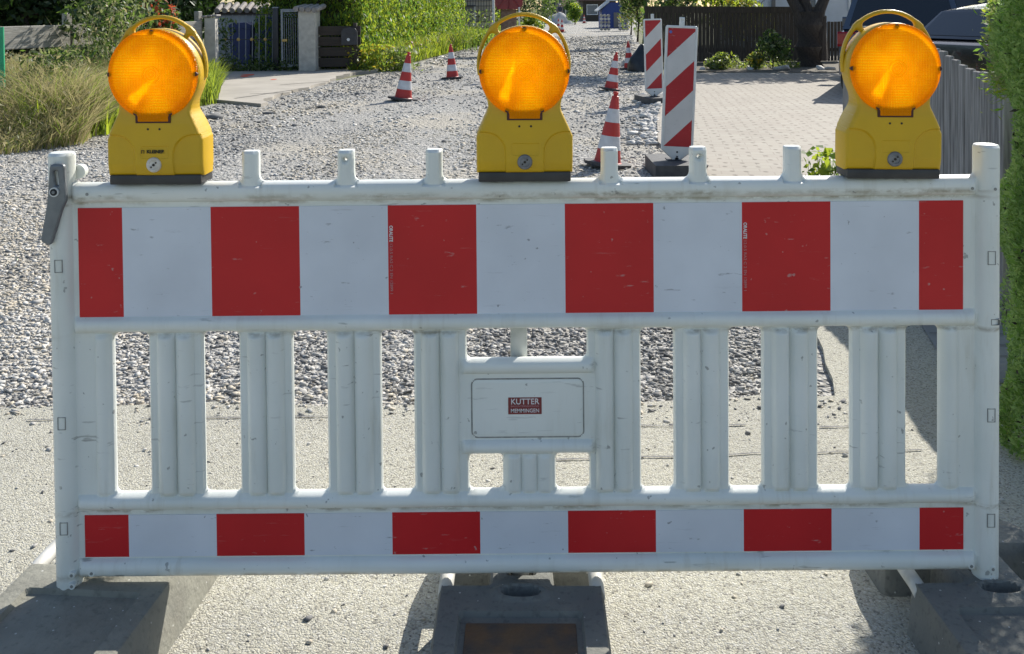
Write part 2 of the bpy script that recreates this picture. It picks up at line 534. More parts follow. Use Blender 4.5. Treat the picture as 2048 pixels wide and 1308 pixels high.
MT['plaster_cream'] = M('cream_plaster', (0.62, 0.53, 0.42), (0.56, 0.48, 0.37), 3, 0.9)
MT['tile_grey'] = M('grey_coping_tile', (0.36, 0.33, 0.31), (0.24, 0.22, 0.20), 10, 0.8)
MT['roof_red'] = M('red_roof_tile', (0.50, 0.20, 0.12), (0.62, 0.40, 0.32), 4, 0.8, stretch=(8, 1, 1))
MT['roof_brown'] = M('brown_roof', (0.14, 0.085, 0.065), (0.10, 0.06, 0.05), 6, 0.8)
MT['iron'] = M('grey_iron', (0.22, 0.24, 0.27), (0.30, 0.32, 0.35), 20, 0.5, metal=0.3)
MT['ball'] = M('brass_ball', (0.62, 0.40, 0.12), None, rough=0.35)
MT['bin_blue'] = M('blue_bin_plastic', (0.018, 0.035, 0.13), (0.025, 0.045, 0.16), 8, 0.5)
MT['green_post'] = M('green_stake', (0.03, 0.42, 0.20), (0.025, 0.35, 0.16), 8, 0.5)
MT['dark_metal'] = M('dark_letterbox', (0.03, 0.03, 0.036), (0.045, 0.045, 0.05), 12, 0.5)
MT['white_metal'] = M('white_metal', (0.70, 0.70, 0.70), None, rough=0.5)
MT['red_plastic'] = M('dark_red_plastic', (0.26, 0.016, 0.022), (0.20, 0.014, 0.02), 6, 0.35)
MT['brown_stone'] = M('brown_pillar', (0.17, 0.11, 0.085), (0.25, 0.18, 0.14), 14, 0.9, 0.4, 50)
MT['door_grey'] = M('grey_door', (0.19, 0.17, 0.155), (0.165, 0.15, 0.14), 5, 0.6)
MT['blue_wood'] = M('blue_painted_boards', (0.020, 0.045, 0.20), (0.03, 0.06, 0.24), 4, 0.6, stretch=(10, 10, 1))
MT['roof_felt'] = M('pale_roof_felt', (0.50, 0.50, 0.50), (0.6, 0.6, 0.6), 6, 0.8)
MT['teal_dark'] = M('dark_teal_wall', (0.025, 0.045, 0.05), (0.035, 0.06, 0.065), 4, 0.8)
MT['heap'] = M('grey_gravel_heap', (0.42, 0.42, 0.41), (0.33, 0.33, 0.32), 14, 0.95, 0.8, 40)
MT['tarp'] = M('black_tarpaulin', (0.018, 0.022, 0.026), (0.03, 0.035, 0.04), 6, 0.45)
MT['skin'] = M('skin', (0.50, 0.32, 0.24), None)
MT['cloth_dark'] = M('dark_blue_cloth', (0.035, 0.045, 0.075), (0.05, 0.06, 0.09), 20, 0.9)
MT['cloth_grey'] = M('grey_cloth', (0.12, 0.13, 0.15), (0.16, 0.17, 0.19), 20, 0.9)
MT['car_blue'] = M('car_dark_blue_paint', (0.045, 0.065, 0.10), (0.05, 0.072, 0.11), 3, 0.25, coat=1.0)
MT['car_black'] = M('car_black_paint', (0.006, 0.007, 0.009), (0.008, 0.009, 0.011), 3, 0.22, spec=0.5, coat=0.6)
MT['glass'] = M('dark_car_glass', (0.012, 0.016, 0.02), None, rough=0.06, spec=0.9)
MT['window_glass'] = M('window_glass', (0.10, 0.13, 0.17), None, rough=0.08, spec=0.8)
MT['tyre'] = M('tyre', (0.018, 0.018, 0.018), (0.03, 0.03, 0.03), 30, 0.8)
MT['rim'] = M('alloy_rim', (0.45, 0.46, 0.48), None, rough=0.3, metal=0.8)
MT['tail'] = M('tail_light_red', (0.28, 0.008, 0.012), None, rough=0.15)
MT['chrome'] = M('chrome_trim', (0.65, 0.66, 0.68), None, rough=0.2, metal=0.9)
MT['bark'] = M('dark_bark', (0.040, 0.032, 0.028), (0.07, 0.055, 0.045), 12, 0.9, 0.8, 30, stretch=(3, 3, 0.6))
MT['twig'] = M('hedge_wood', (0.05, 0.04, 0.028), (0.03, 0.028, 0.018), 8, 0.9)
MT['spray'] = M('orange_marker_paint', (0.75, 0.10, 0.04), None, rough=0.7)
MT['leaf_thuja'] = leafmat('leaf_thuja', (0.075, 0.15, 0.025), (0.13, 0.22, 0.04), (0.30, 0.55, 0.07), 0.42, 5)
MT['leaf_thuja_dk'] = leafmat('leaf_thuja_deep', (0.025, 0.055, 0.014), (0.05, 0.09, 0.02), (0.10, 0.20, 0.03), 0.35, 5)
MT['leaf_bright'] = leafmat('leaf_bright', (0.10, 0.16, 0.02), (0.17, 0.22, 0.03), (0.48, 0.58, 0.05), 0.5, 2)
MT['leaf_dark'] = leafmat('leaf_dark', (0.020, 0.042, 0.018), (0.035, 0.065, 0.022), (0.05, 0.11, 0.02), 0.25, 2)
MT['leaf_mid'] = leafmat('leaf_mid', (0.05, 0.09, 0.025), (0.09, 0.13, 0.035), (0.20, 0.32, 0.05), 0.4, 2)
MT['leaf_grey'] = leafmat('leaf_greygreen', (0.16, 0.19, 0.10), (0.24, 0.26, 0.12), (0.36, 0.42, 0.15), 0.4, 3)
MT['leaf_red'] = leafmat('leaf_red', (0.30, 0.04, 0.02), (0.36, 0.07, 0.03), (0.6, 0.12, 0.05), 0.4, 3)
MT['flower_y'] = leafmat('flower_yellow', (0.55, 0.40, 0.03), (0.6, 0.46, 0.05), (0.7, 0.55, 0.05), 0.35, 3)
MT['flower_p'] = leafmat('flower_pink', (0.55, 0.25, 0.38), (0.6, 0.35, 0.45), (0.6, 0.3, 0.4), 0.3, 3)
MT['leaf_hedge'] = leafmat('leaf_hedge', (0.17, 0.27, 0.085), (0.25, 0.34, 0.11), (0.50, 0.70, 0.20), 0.40, 9)
MT['leaf_hedge_dk'] = leafmat('leaf_hedge_deep', (0.09, 0.16, 0.045), (0.13, 0.21, 0.06), (0.34, 0.52, 0.13), 0.40, 9)
MT['grass_dry'] = leafmat('grass_dry', (0.32, 0.28, 0.15), (0.42, 0.36, 0.21), (0.52, 0.46, 0.22), 0.4, 1.5)
MT['grass_green'] = leafmat('grass_green', (0.08, 0.13, 0.025), (0.13, 0.18, 0.04), (0.32, 0.42, 0.06), 0.45, 1.5)


# ------------------------------------------------------------------ geometry helpers
class Geo:
    def __init__(s):
        s.V, s.F, s.I = [], [], []
        s.n = 0

    def add(s, V, F, mi=0):
        s.V.extend(tuple(v) for v in V)
        s.F.extend(tuple(i + s.n for i in f) for f in F)
        s.I.extend([mi] * len(F))
        s.n += len(V)
        return s

    def box(s, x0, x1, y0, y1, z0, z1, mi=0, mat=None, bev=0.0, seg=2):
        bm = bmesh.new()
        bmesh.ops.create_cube(bm, size=1.0)
        for v in bm.verts:
            v.co = Vector(((x0 + x1) / 2 + v.co.x * (x1 - x0), (y0 + y1) / 2 + v.co.y * (y1 - y0), (z0 + z1) / 2 + v.co.z * (z1 - z0)))
        if bev:
            bmesh.ops.bevel(bm, geom=bm.edges[:], offset=bev, segments=seg, affect='EDGES', profile=0.5)
        if mat is not None:
            bm.transform(mat)
        bm.verts.index_update()
        s.add([v.co.copy() for v in bm.verts], [[v.index for v in f.verts] for f in bm.faces], mi)
        bm.free()
        return s

    def cyl(s, p0, p1, r0, r1=None, n=16, mi=0, caps=True):
        p0, p1 = Vector(p0), Vector(p1)
        r1 = r0 if r1 is None else r1
        q = (p1 - p0).to_track_quat('Z', 'Y')
        V, F = [], []
        for p, r in ((p0, r0), (p1, r1)):
            for k in range(n):
                a = 2 * math.pi * k / n
                V.append(p + q @ Vector((math.cos(a) * r, math.sin(a) * r, 0)))
        for k in range(n):
            j = (k + 1) % n
            F.append((k, j, n + j, n + k))
        if caps:
            F.append(tuple(range(n - 1, -1, -1)))
            F.append(tuple(range(n, 2 * n)))
        return s.add(V, F, mi)

    def tube(s, pts, rad, n=8, mi=0):
        pts = [Vector(p) for p in pts]
        rad = rad if isinstance(rad, (list, tuple)) else [rad] * len(pts)
        V, F = [], []
        for i, p in enumerate(pts):
            d = (pts[min(i + 1, len(pts) - 1)] - pts[max(i - 1, 0)]).normalized()
            q = d.to_track_quat('Z', 'Y')
            for k in range(n):
                a = 2 * math.pi * k / n
                V.append(p + q @ Vector((math.cos(a) * rad[i], math.sin(a) * rad[i], 0)))
        for i in range(len(pts) - 1):
            for k in range(n):
                j = (k + 1) % n
                F.append((i * n + k, i * n + j, (i + 1) * n + j, (i + 1) * n + k))
        F.append(tuple(range(n - 1, -1, -1)))
        F.append(tuple((len(pts) - 1) * n + k for k in range(n)))
        return s.add(V, F, mi)

    def lathe(s, prof, n=24, mi=0, center=(0, 0, 0)):
        V, F = [], []
        cx, cy, cz = center
        for r, z in prof:
            for k in range(n):
                a = 2 * math.pi * k / n
                V.append((cx + r * math.cos(a), cy + r * math.sin(a), cz + z))
        for i in range(len(prof) - 1):
            for k in range(n):
                j = (k + 1) % n
                F.append((i * n + k, i * n + j, (i + 1) * n + j, (i + 1) * n + k))
        F.append(tuple(range(n - 1, -1, -1)))
        F.append(tuple((len(prof) - 1) * n + k for k in range(n)))
        return s.add(V, F, mi)

    def prism(s, poly, d0, d1, axis='y', mi=0):
        n = len(poly)
        mk = {'y': lambda a, b, d: (a, d, b), 'z': lambda a, b, d: (a, b, d), 'x': lambda a, b, d: (d, a, b)}[axis]
        V = [mk(a, b, d0) for a, b in poly] + [mk(a, b, d1) for a, b in poly]
        F = [tuple(range(n)), tuple(range(2 * n - 1, n - 1, -1))]
        for k in range(n):
            j = (k + 1) % n
            F.append((k, n + k, n + j, j))
        return s.add(V, F, mi)

    def build(s, name, mats, parent=None, loc=None, smooth=30, fix=True):
        me = bpy.data.meshes.new(name)
        me.from_pydata([tuple(v) for v in s.V], [], s.F)
        for m in (mats if isinstance(mats, (list, tuple)) else [mats]):
            me.materials.append(MT[m] if isinstance(m, str) else m)
        me.polygons.foreach_set('material_index', s.I)
        if fix:
            bm = bmesh.new()
            bm.from_mesh(me)
            bmesh.ops.recalc_face_normals(bm, faces=bm.faces[:])
            bm.to_mesh(me)
            bm.free()
        if smooth:
            me.polygons.foreach_set('use_smooth', [True] * len(me.polygons))
            me.set_sharp_from_angle(angle=R(smooth))
        me.update()
        return link(name, me, parent, loc)


def link(name, me, parent=None, loc=None):
    o = bpy.data.objects.new(name, me)
    col.objects.link(o)
    if parent is not None:
        o.parent = parent
    if loc is not None:
        o.location = loc
    return o


def npmesh(name, V, quads=None, tris=None, mats=(), mi=None, parent=None, smooth=False):
    """fast mesh from numpy arrays"""
    me = bpy.data.meshes.new(name)
    V = np.asarray(V, dtype=np.float32).reshape(-1, 3)
    me.vertices.add(len(V))
    me.vertices.foreach_set('co', V.ravel())
    loops, starts, tot = [], [], 0
    for arr, k in ((quads, 4), (tris, 3)):
        if arr is not None and len(arr):
            a = np.asarray(arr, dtype=np.int32)
            loops.append(a.ravel())
            starts.append(np.arange(len(a), dtype=np.int32) * k + tot)
            tot += a.size
    loops = np.concatenate(loops)
    starts = np.concatenate(starts)
    me.loops.add(len(loops))
    me.loops.foreach_set('vertex_index', loops)
    me.polygons.add(len(starts))
    me.polygons.foreach_set('loop_start', starts)
    for m in mats:
        me.materials.append(MT[m] if isinstance(m, str) else m)
    if mi is not None:
        me.polygons.foreach_set('material_index', np.asarray(mi, dtype=np.int32))
    me.update(calc_edges=True)
    me.validate()
    if smooth:
        me.polygons.foreach_set('use_smooth', np.ones(len(me.polygons), dtype=bool))
        me.set_sharp_from_angle(angle=R(smooth))
    return link(name, me, parent)


def tag(o, label, cat, group=None):
    o['label'] = label
    o['category'] = cat
    if group:
        o['group'] = group
    return o


def structure(o):
    o['kind'] = 'structure'
    return o


def stuff(o, label, cat):
    o['kind'] = 'stuff'
    return tag(o, label, cat)


def thing(name, label, cat, loc=(0, 0, 0), rz=0.0, group=None):
    o = bpy.data.objects.new(name, None)
    o.empty_display_size = 0.1
    col.objects.link(o)
    o.location = loc
    o.rotation_euler = (0, 0, rz)
    return tag(o, label, cat, group)


def dup(root, label, loc=None, rot=None):
    r = root.copy()
    col.objects.link(r)
    r['label'] = label
    if loc is not None:
        r.location = loc
    if rot is not None:
        r.rotation_euler = rot
    for ch in list(root.children):
        c = ch.copy()
        col.objects.link(c)
        c.parent = r
        for g in list(ch.children):
            d = g.copy()
            col.objects.link(d)
            d.parent = c
    return r


# 2-D distance functions
def sd_box(X, Z, x0, x1, z0, z1, r=0.0):
    qx = np.abs(X - (x0 + x1) / 2) - (x1 - x0) / 2 + r
    qz = np.abs(Z - (z0 + z1) / 2) - (z1 - z0) / 2 + r
    return np.hypot(np.maximum(qx, 0), np.maximum(qz, 0)) + np.minimum(np.maximum(qx, qz), 0) - r


def sd_poly(X, Z, poly):
    d = np.full(X.shape, 1e9)
    s = np.ones(X.shape)
    n = len(poly)
    for i in range(n):
        ax, az = poly[i]
        bx_, bz_ = poly[i - 1]
        ex, ez = bx_ - ax, bz_ - az
        wx, wz = X - ax, Z - az
        k = np.clip((wx * ex + wz * ez) / (ex * ex + ez * ez), 0, 1)
        d = np.minimum(d, (wx - ex * k) ** 2 + (wz - ez * k) ** 2)
        c1, c2, c3 = Z >= az, Z < bz_, ex * wz > ez * wx
        flip = (c1 & c2 & c3) | (~c1 & ~c2 & ~c3)
        s = np.where(flip, -s, s)
    return s * np.sqrt(d)


def smin(a, b, k):
    h = np.clip(0.5 + 0.5 * (b - a) / k, 0, 1)
    return b + (a - b) * h - k * h * (1 - h)


def plate(name, x0, x1, z0, z1, cell, sdf, front, back, mats, parent=None, flare=0.0, flat=False, smooth=40):
    """solid whose outline is the zero line of sdf(X,Z); front()/back() give the two depths.
    Normally X,Z stand upright and depth runs along Y; flat=True lays it down (X,Y plan, depth = height)."""
    nx, nz = int(round((x1 - x0) / cell)) + 1, int(round((z1 - z0) / cell)) + 1
    X, Z = np.meshgrid(np.linspace(x0, x1, nx), np.linspace(z0, z1, nz), indexing='ij')
    e = cell * 0.05
    for thr in (0.72, 0.5, 0.3):
        S = sdf(X, Z)
        gx = (sdf(X + e, Z) - sdf(X - e, Z)) / (2 * e)
        gz = (sdf(X, Z + e) - sdf(X, Z - e)) / (2 * e)
        g = np.maximum(gx * gx + gz * gz, 0.25)
        k = np.abs(S) < thr * cell
        X = np.where(k, X - S * gx / g, X)
        Z = np.where(k, Z - S * gz / g, Z)
    S = sdf(X, Z)
    gx = (sdf(X + e, Z) - sdf(X - e, Z)) / (2 * e)
    gz = (sdf(X, Z + e) - sdf(X, Z - e)) / (2 * e)
    inside = S < cell * 0.12
    cells = inside[:-1, :-1] & inside[1:, :-1] & inside[1:, 1:] & inside[:-1, 1:]
    idx = np.arange(nx * nz).reshape(nx, nz)
    a, b, c, d = idx[:-1, :-1][cells], idx[1:, :-1][cells], idx[1:, 1:][cells], idx[:-1, 1:][cells]
    FD = front(X, Z, S)
    BD = back(X, Z, S)
    N = nx * nz
    Xb, Zb = X, Z
    if flare:
        m = np.clip(1 + S / 0.05, 0, 1)
        Xb, Zb = X + gx * m * flare, Z + gz * m * flare
    if flat:
        V = np.concatenate([np.stack([X, Z, FD], -1).reshape(-1, 3), np.stack([Xb, Zb, BD], -1).reshape(-1, 3)])
        q1 = np.stack([a, b, c, d], 1)
    else:
        V = np.concatenate([np.stack([X, -FD, Z], -1).reshape(-1, 3), np.stack([Xb, BD, Zb], -1).reshape(-1, 3)])
        q1 = np.stack([a, b, c, d], 1)
    q2 = q1[:, ::-1] + N
    ed = np.concatenate([q1[:, [0, 1]], q1[:, [1, 2]], q1[:, [2, 3]], q1[:, [3, 0]]])
    key = {}
    for p, q in ed.tolist():
        key[(p, q)] = 1
    side = [(q, p, p + N, q + N) for (p, q) in key if (q, p) not in key]
    quads = np.concatenate([q1, q2, np.array(side, dtype=np.int64)])
    used = np.zeros(2 * N, dtype=bool)
    used[quads.ravel()] = True
    remap = np.cumsum(used) - 1
    return npmesh(name, V[used], quads=remap[quads], mats=mats, parent=parent, smooth=smooth)


def rnd_edge(S, r):
    """how far a rounded rim of radius r drops at distance -S from the outline"""
    t = np.clip(-S / r, 0, 1)
    return r * (1 - np.sqrt(np.maximum(1 - (1 - t) ** 2, 0)))


def text_mesh(body, size, mat, parent, loc, rot=(math.pi / 2, 0, 0), width=None, name='lettering', ext=0.0004, bold=0.0):
    cu = bpy.data.curves.new(name, 'FONT')
    cu.body = body
    cu.size = size
    cu.align_x = 'CENTER'
    cu.align_y = 'CENTER'
    cu.extrude = ext
    cu.offset = bold
    tmp = bpy.data.objects.new(name, cu)
    col.objects.link(tmp)
    dg = bpy.context.evaluated_depsgraph_get()
    dg.update()
    me = bpy.data.meshes.new_from_object(tmp.evaluated_get(dg))
    bpy.data.objects.remove(tmp)
    me.materials.clear()
    me.materials.append(MT[mat])
    if width:
        xs = [v.co.x for v in me.vertices]
        k = width / (max(xs) - min(xs))
        for v in me.vertices:
            v.co.x *= k
    o = link(name, me, parent, loc)
    o.rotation_euler = rot
    return o


def sheet(name, poly, z, mat, thick=0.0):
    g = Geo()
    n = len(poly)
    if thick:
        g.prism([(p[0], p[1]) for p in poly], z, z - thick, axis='z')
        o = g.build(name, mat, smooth=0)
    else:
        g.add([(p[0], p[1], z) for p in poly], [tuple(range(n))])
        o = g.build(name, mat, smooth=0, fix=False)
    return o


# ------------------------------------------------------------------ foliage helpers
def leaves(name, P, size, mats, weights=None, parent=None, aspect=0.5, up=0.3, out=None, jitter=0.35, dirs=None):
    """one small diamond-shaped leaf per point"""
    P = np.asarray(P)
    n = len(P)
    nrm = rng.normal(size=(n, 3))
    nrm[:, 2] += up
    if out is not None:
        nrm += out * 1.0
    nrm /= np.linalg.norm(nrm, axis=1)[:, None]
    if dirs is None:
        d = rng.normal(size=(n, 3))
    else:
        d = np.asarray(dirs) + rng.normal(size=(n, 3)) * 0.45
    d -= nrm * np.sum(d * nrm, 1)[:, None]
    d /= np.maximum(np.linalg.norm(d, axis=1), 1e-6)[:, None]
    s = np.cross(nrm, d)
    L = (size * (1 + jitter * rng.normal(size=n)).clip(0.4, 1.9))[:, None]
    W = L * aspect
    V = np.stack([P - d * L * 0.5, P + s * W * 0.5 + nrm * W * 0.12, P + d * L * 0.5, P - s * W * 0.5 + nrm * W * 0.12], 1).reshape(-1, 3)
    q = np.arange(4 * n).reshape(n, 4)
    mi = rng.choice(len(mats), size=n, p=weights)
    return npmesh(name, V, quads=q, mats=mats, mi=mi, parent=parent)


def shell_points(n, L, D, H, depth=0.12, bump=0.10, bottom=False):
    """points near the faces of a clipped hedge block 0..L, 0..D, 0..H, and outward directions"""
    ar = np.array([L * H, L * H, D * H, D * H, L * D])
    f = rng.choice(5, size=n, p=ar / ar.sum())
    u, v = rng.random(n), rng.random(n)
    k = np.abs(rng.normal(size=n)) * depth
    P = np.zeros((n, 3))
    O = np.zeros((n, 3))
    for i in range(5):
        m = f == i
        a, b_, kk = u[m], v[m], k[m]
        if i < 2:
            P[m] = np.stack([a * L, kk if i == 0 else D - kk, b_ * H], 1)
            O[m, 1] = -1 if i == 0 else 1
        elif i < 4:
            P[m] = np.stack([kk if i == 2 else L - kk, a * D, b_ * H], 1)
            O[m, 0] = -1 if i == 2 else 1
        else:
            P[m] = np.stack([a * L, b_ * D, H - kk], 1)
            O[m, 2] = 1
    w = np.sin(P[:, 0] * 5.1 + P[:, 2] * 3.3) * np.sin(P[:, 1] * 4.3 + P[:, 2] * 6.1 + 1.3) + 0.6 * np.sin(P[:, 0] * 13 + P[:, 2] * 11)
    P += O * (w * bump)[:, None]
    return P, O


def blob_points(n, c, r, rough=0.25, lumps=7):
    """points in a lumpy crown: a cloud of overlapping clusters"""
    c = np.asarray(c)
    r = np.asarray(r) * np.ones(3)
    k = lumps
    cen = rng.normal(size=(k, 3))
    cen /= np.linalg.norm(cen, axis=1)[:, None]
    cen *= (0.25 + 0.45 * rng.random((k, 1)))
    i = rng.integers(0, k, n)
    d = rng.normal(size=(n, 3))
    d /= np.linalg.norm(d, axis=1)[:, None]
    rad = (0.30 + rough * rng.random(k))[i][:, None] * (0.55 + 0.5 * rng.random((n, 1)) ** 0.6)
    P = c + (cen[i] + d * rad) * r
    return P, d


def blades(name, xy, z, h, width, lean, mats, weights=None, parent=None, leandir=None, taper=True):
    """bent grass blades, two quads + tip each"""
    n = len(xy)
    a = rng.random(n) * 2 * math.pi
    wx, wy = np.cos(a), np.sin(a)
    if leandir is None:
        la = rng.random(n) * 2 * math.pi
    else:
        la = leandir + rng.normal(size=n) * 0.7
    hh = h * (0.55 + 0.6 * rng.random(n)) if np.isscalar(h) else h
    ln = lean * (0.4 + rng.random(n)) * hh
    rows = []
    for k, wk in ((0, 1.0), (0.4, 0.9), (0.75, 0.6), (1.0, 0.08)):
        bx_ = xy[:, 0] + np.cos(la) * ln * k ** 2
        by_ = xy[:, 1] + np.sin(la) * ln * k ** 2
        bz_ = z + hh * (k - 0.18 * lean * k * k)
        w = width * wk / 2
        rows.append(np.stack([bx_ - wx * w, by_ - wy * w, bz_], 1))
        rows.append(np.stack([bx_ + wx * w, by_ + wy * w, bz_], 1))
    V = np.stack(rows, 1).reshape(-1, 3)
    b0 = (np.arange(n) * 8)[:, None]
    Q = np.concatenate([b0 + np.array([[0, 1, 3, 2]]), b0 + np.array([[2, 3, 5, 4]]), b0 + np.array([[4, 5, 7, 6]])], 1).reshape(-1, 4)
    mi = np.repeat(rng.choice(len(mats), size=n, p=weights), 3)
    return npmesh(name, V, quads=Q, mats=mats, mi=mi, parent=parent)
#PART2


# ------------------------------------------------------------------ ground and paving
g = Geo()
g.add([(-300, -60, -0.02), (300, -60, -0.02), (300, 500, -0.02), (-300, 500, -0.02)], [(0, 1, 2, 3)])
structure(g.build('ground', 'earth', smooth=0, fix=False))


def jag(pts, amp, step=0.15):
    out = []
    for i in range(len(pts) - 1):
        a, b_ = Vector(pts[i][:2]), Vector(pts[i + 1][:2])
        n = max(1, int((b_ - a).length / step))
        d = (b_ - a).normalized()
        nrm = Vector((-d.y, d.x))
        for k in range(n):
            p = a + (b_ - a) * (k / n)
            off = 0 if k == 0 else random.uniform(-amp, amp)
            out.append(p + nrm * off)
    out.append(Vector(pts[-1][:2]))
    return out


# gravel road bed: from the apron back to the end of the street
road_l = [(-9.5, 3.0), (-9.5, 9.6), (-5.6, 10.2), (-5.0, 13.2), (-4.6, 15.5), (-3.0, 22.2), (-1.35, 36.5), (2.6, 92), (2.6, 130)]
road_r = [(14, 130), (12.5, 92), (7.6, 62), (3.2, 22.7), (2.15, 14.2), (1.62, 9.2), (1.9, 6.5), (2.4, 3.0)]
structure(sheet('gravel_road', [Vector(p) for p in road_l + road_r], 0.0, 'gravel'))

# apron of washed aggregate the barrier stands on; its broken back edge faces the gravel
edge = jag([(-9.5, 3.50), (-3.2, 3.52), (-1.6, 3.53), (-0.2, 3.54), (0.8, 3.55), (1.17, 3.57)], 0.035, 0.07)[:-1] + jag([(1.17, 3.57), (1.24, 3.9), (1.31, 4.25), (1.36, 5.0), (1.47, 6.6), (1.55, 7.6), (2.3, 7.9)], 0.012, 0.16)
apron = [Vector((-9.5, -4)), Vector((-9.5, 3.50))]
apron = [Vector((6, -4))] + [Vector((-9.5, -4))] + edge + [Vector((6, 7.9))]
structure(sheet('street_apron', apron, 0.022, 'aggregate', 0.05))

# block-paved driveway on the right
dl = [G(1690, 147), G(1395, 149), G(1338, 170), G(1325, 205), G(1314, 240), G(1316, 290)]
drive = [(p.x, p.y) for p in dl] + [(1.62, 7.95), (9.0, 7.95), (16.0, 8.5), (16.0, 30.0), (9.0, 30.0)]
structure(sheet('driveway', [Vector(p) for p in drive], 0.035, 'pavers', 0.07))
# darker paver strip beside the hedge
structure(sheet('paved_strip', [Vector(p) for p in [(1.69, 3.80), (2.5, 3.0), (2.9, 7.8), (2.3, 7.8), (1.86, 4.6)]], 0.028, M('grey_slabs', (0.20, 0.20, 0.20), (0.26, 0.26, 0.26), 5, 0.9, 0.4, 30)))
# concrete walk on the left with its broken edge
wl = [G(150, 205), G(440, 206), G(522, 214)]
we = jag([(p.x, p.y) for p in (G(522, 214), G(545, 200), G(580, 189), G(622, 177), G(660, 163), G(700, 151), G(762, 143))], 0.10, 0.25)
wk = [(p.x, p.y) for p in wl] + [tuple(p) for p in we[1:]] + [(G(740, 137).x, G(740, 137).y), (-3.6, 23.2), (-9.0, 25.5), (-9.0, 20.0)]
structure(sheet('walkway', [Vector(p) for p in wk], 0.05, 'concrete_walk', 0.12))
wgm = Geo()
for (x0, y0, x1, y1) in ((470, 197, 600, 178), (560, 170, 690, 160), (500, 188, 620, 184)):
    a, b_ = G(x0, y0, .05), G(x1, y1, .05)
    d = (b_ - a).normalized()
    s_ = Vector((-d.y, d.x, 0)) * 0.018
    wgm.add([a + s_ + Vector((0, 0, .004)), a - s_ + Vector((0, 0, .004)), b_ - s_ + Vector((0, 0, .004)), b_ + s_ + Vector((0, 0, .004))], [(0, 1, 2, 3)])
structure(wgm.build('walkway_joints', M('dark_joint', (0.12, 0.11, 0.09)), smooth=0, fix=False))
# orange survey marks sprayed on the walk
sm = Geo()
for (px, py, sx, sy) in ((497, 150, 0.16, 0.25), (490, 153, 0.10, 0.2), (547, 159, 0.06, 0.12)):
    c = G(px, py, 0.05)
    pts = [(c.x + math.cos(a) * sx * random.uniform(.6, 1.1), c.y + math.sin(a) * sy * random.uniform(.6, 1.1), .055) for a in np.linspace(0, 2 * math.pi, 11)[:-1]]
    sm.add(pts, [tuple(range(10))])
structure(sm.build('survey_paint_marks', 'spray', smooth=0, fix=False))

# loose stones of the dug-up road
ico = bmesh.new()
bmesh.ops.create_icosphere(ico, subdivisions=1, radius=1.0)
ico.verts.index_update()
IV = np.array([v.co[:] for v in ico.verts])
IF = np.array([[v.index for v in f.verts] for f in ico.faces])
ico.free()


def stones(name, xy, size, z0, mats, mi, flat=0.34):
    n = len(xy)
    V = np.repeat(IV[None], n, 0)
    V = V * (1 + 0.30 * rng.normal(size=(n, len(IV), 1))).clip(0.45, 1.6)
    sc_ = np.stack([1 + 0.25 * rng.normal(size=n), 0.8 + 0.2 * rng.normal(size=n), flat + 0.15 * rng.normal(size=n)], 1).clip(0.35, 1.6)
    V = V * sc_[:, None, :]
    a = rng.random(n) * 6.283
    t_ = rng.normal(size=n) * 0.35
    ca, sa, ct, st = np.cos(a), np.sin(a), np.cos(t_), np.sin(t_)
    x, y, z = V[..., 0], V[..., 1], V[..., 2]
    y, z = y * ct[:, None] - z * st[:, None], y * st[:, None] + z * ct[:, None]
    x, y = x * ca[:, None] - y * sa[:, None], x * sa[:, None] + y * ca[:, None]
    V = np.stack([x, y, z], -1) * size[:, None, None]
    V[..., 0] += xy[:, 0:1]
    V[..., 1] += xy[:, 1:2]
    V[..., 2] += (z0 + size * 0.22)[:, None]
    T = (IF[None] + (np.arange(n) * len(IV))[:, None, None]).reshape(-1, 3)
    return npmesh(name, V.reshape(-1, 3), tris=T, mats=mats, mi=np.repeat(mi, len(IF)))


def road_span(y):
    l = np.interp(y, [3.0, 9.6, 10.2, 13.2, 15.5, 22.2, 36.5, 92], [-9.0, -9.0, -5.4, -4.8, -4.4, -2.9, -1.3, 2.6])
    r = np.interp(y, [3.0, 3.6, 4.25, 5.0, 6.6, 7.6, 9.2, 14.2, 22.7, 62], [1.10, 1.13, 1.27, 1.32, 1.42, 1.48, 1.45, 1.85, 3.0, 7.4])
    return l, r


def patch(x, y):
    """0..1: share of dark broken asphalt among the stones"""
    p = 0.26 + 0.26 * np.sin(x * 1.3 + y * 0.55) + 0.16 * np.sin(x * 2.9 - y * 1.7 + 1) + 0.10 * np.sin(x * 5 + y * 3.3)
    p += 0.75 * np.exp(-((x - 0.70) / 0.85) ** 2 - ((y - 4.5) / 1.3) ** 2)
    p += 0.30 * np.exp(-((x + 0.9) / 0.8) ** 2 - ((y - 3.9) / 0.5) ** 2)
    p += 0.22 * np.exp(-((x + 3.0) / 1.2) ** 2 - ((y - 5.3) / 0.7) ** 2)
    p += 0.60 * np.exp(-((x + 2.9) / 1.1) ** 2 - ((y - 17.5) / 2.5) ** 2)
    p -= 0.35 * np.exp(-((x + 0.6) / 1.3) ** 2 - ((y - 12.5) / 3.5) ** 2)
    p += 0.40 * np.exp(-((x + 0.25) / .42) ** 2 - ((y - 9.6) / 2.4) ** 2)
    p += 0.35 * np.exp(-((x - 1.35) / .5) ** 2 - ((y - 11.0) / 4.0) ** 2)
    p -= 0.35 * np.exp(-((x + 2.6) / 1.5) ** 2 - ((y - 4.1) / 0.45) ** 2)
    return p.clip(0.02, 0.95)


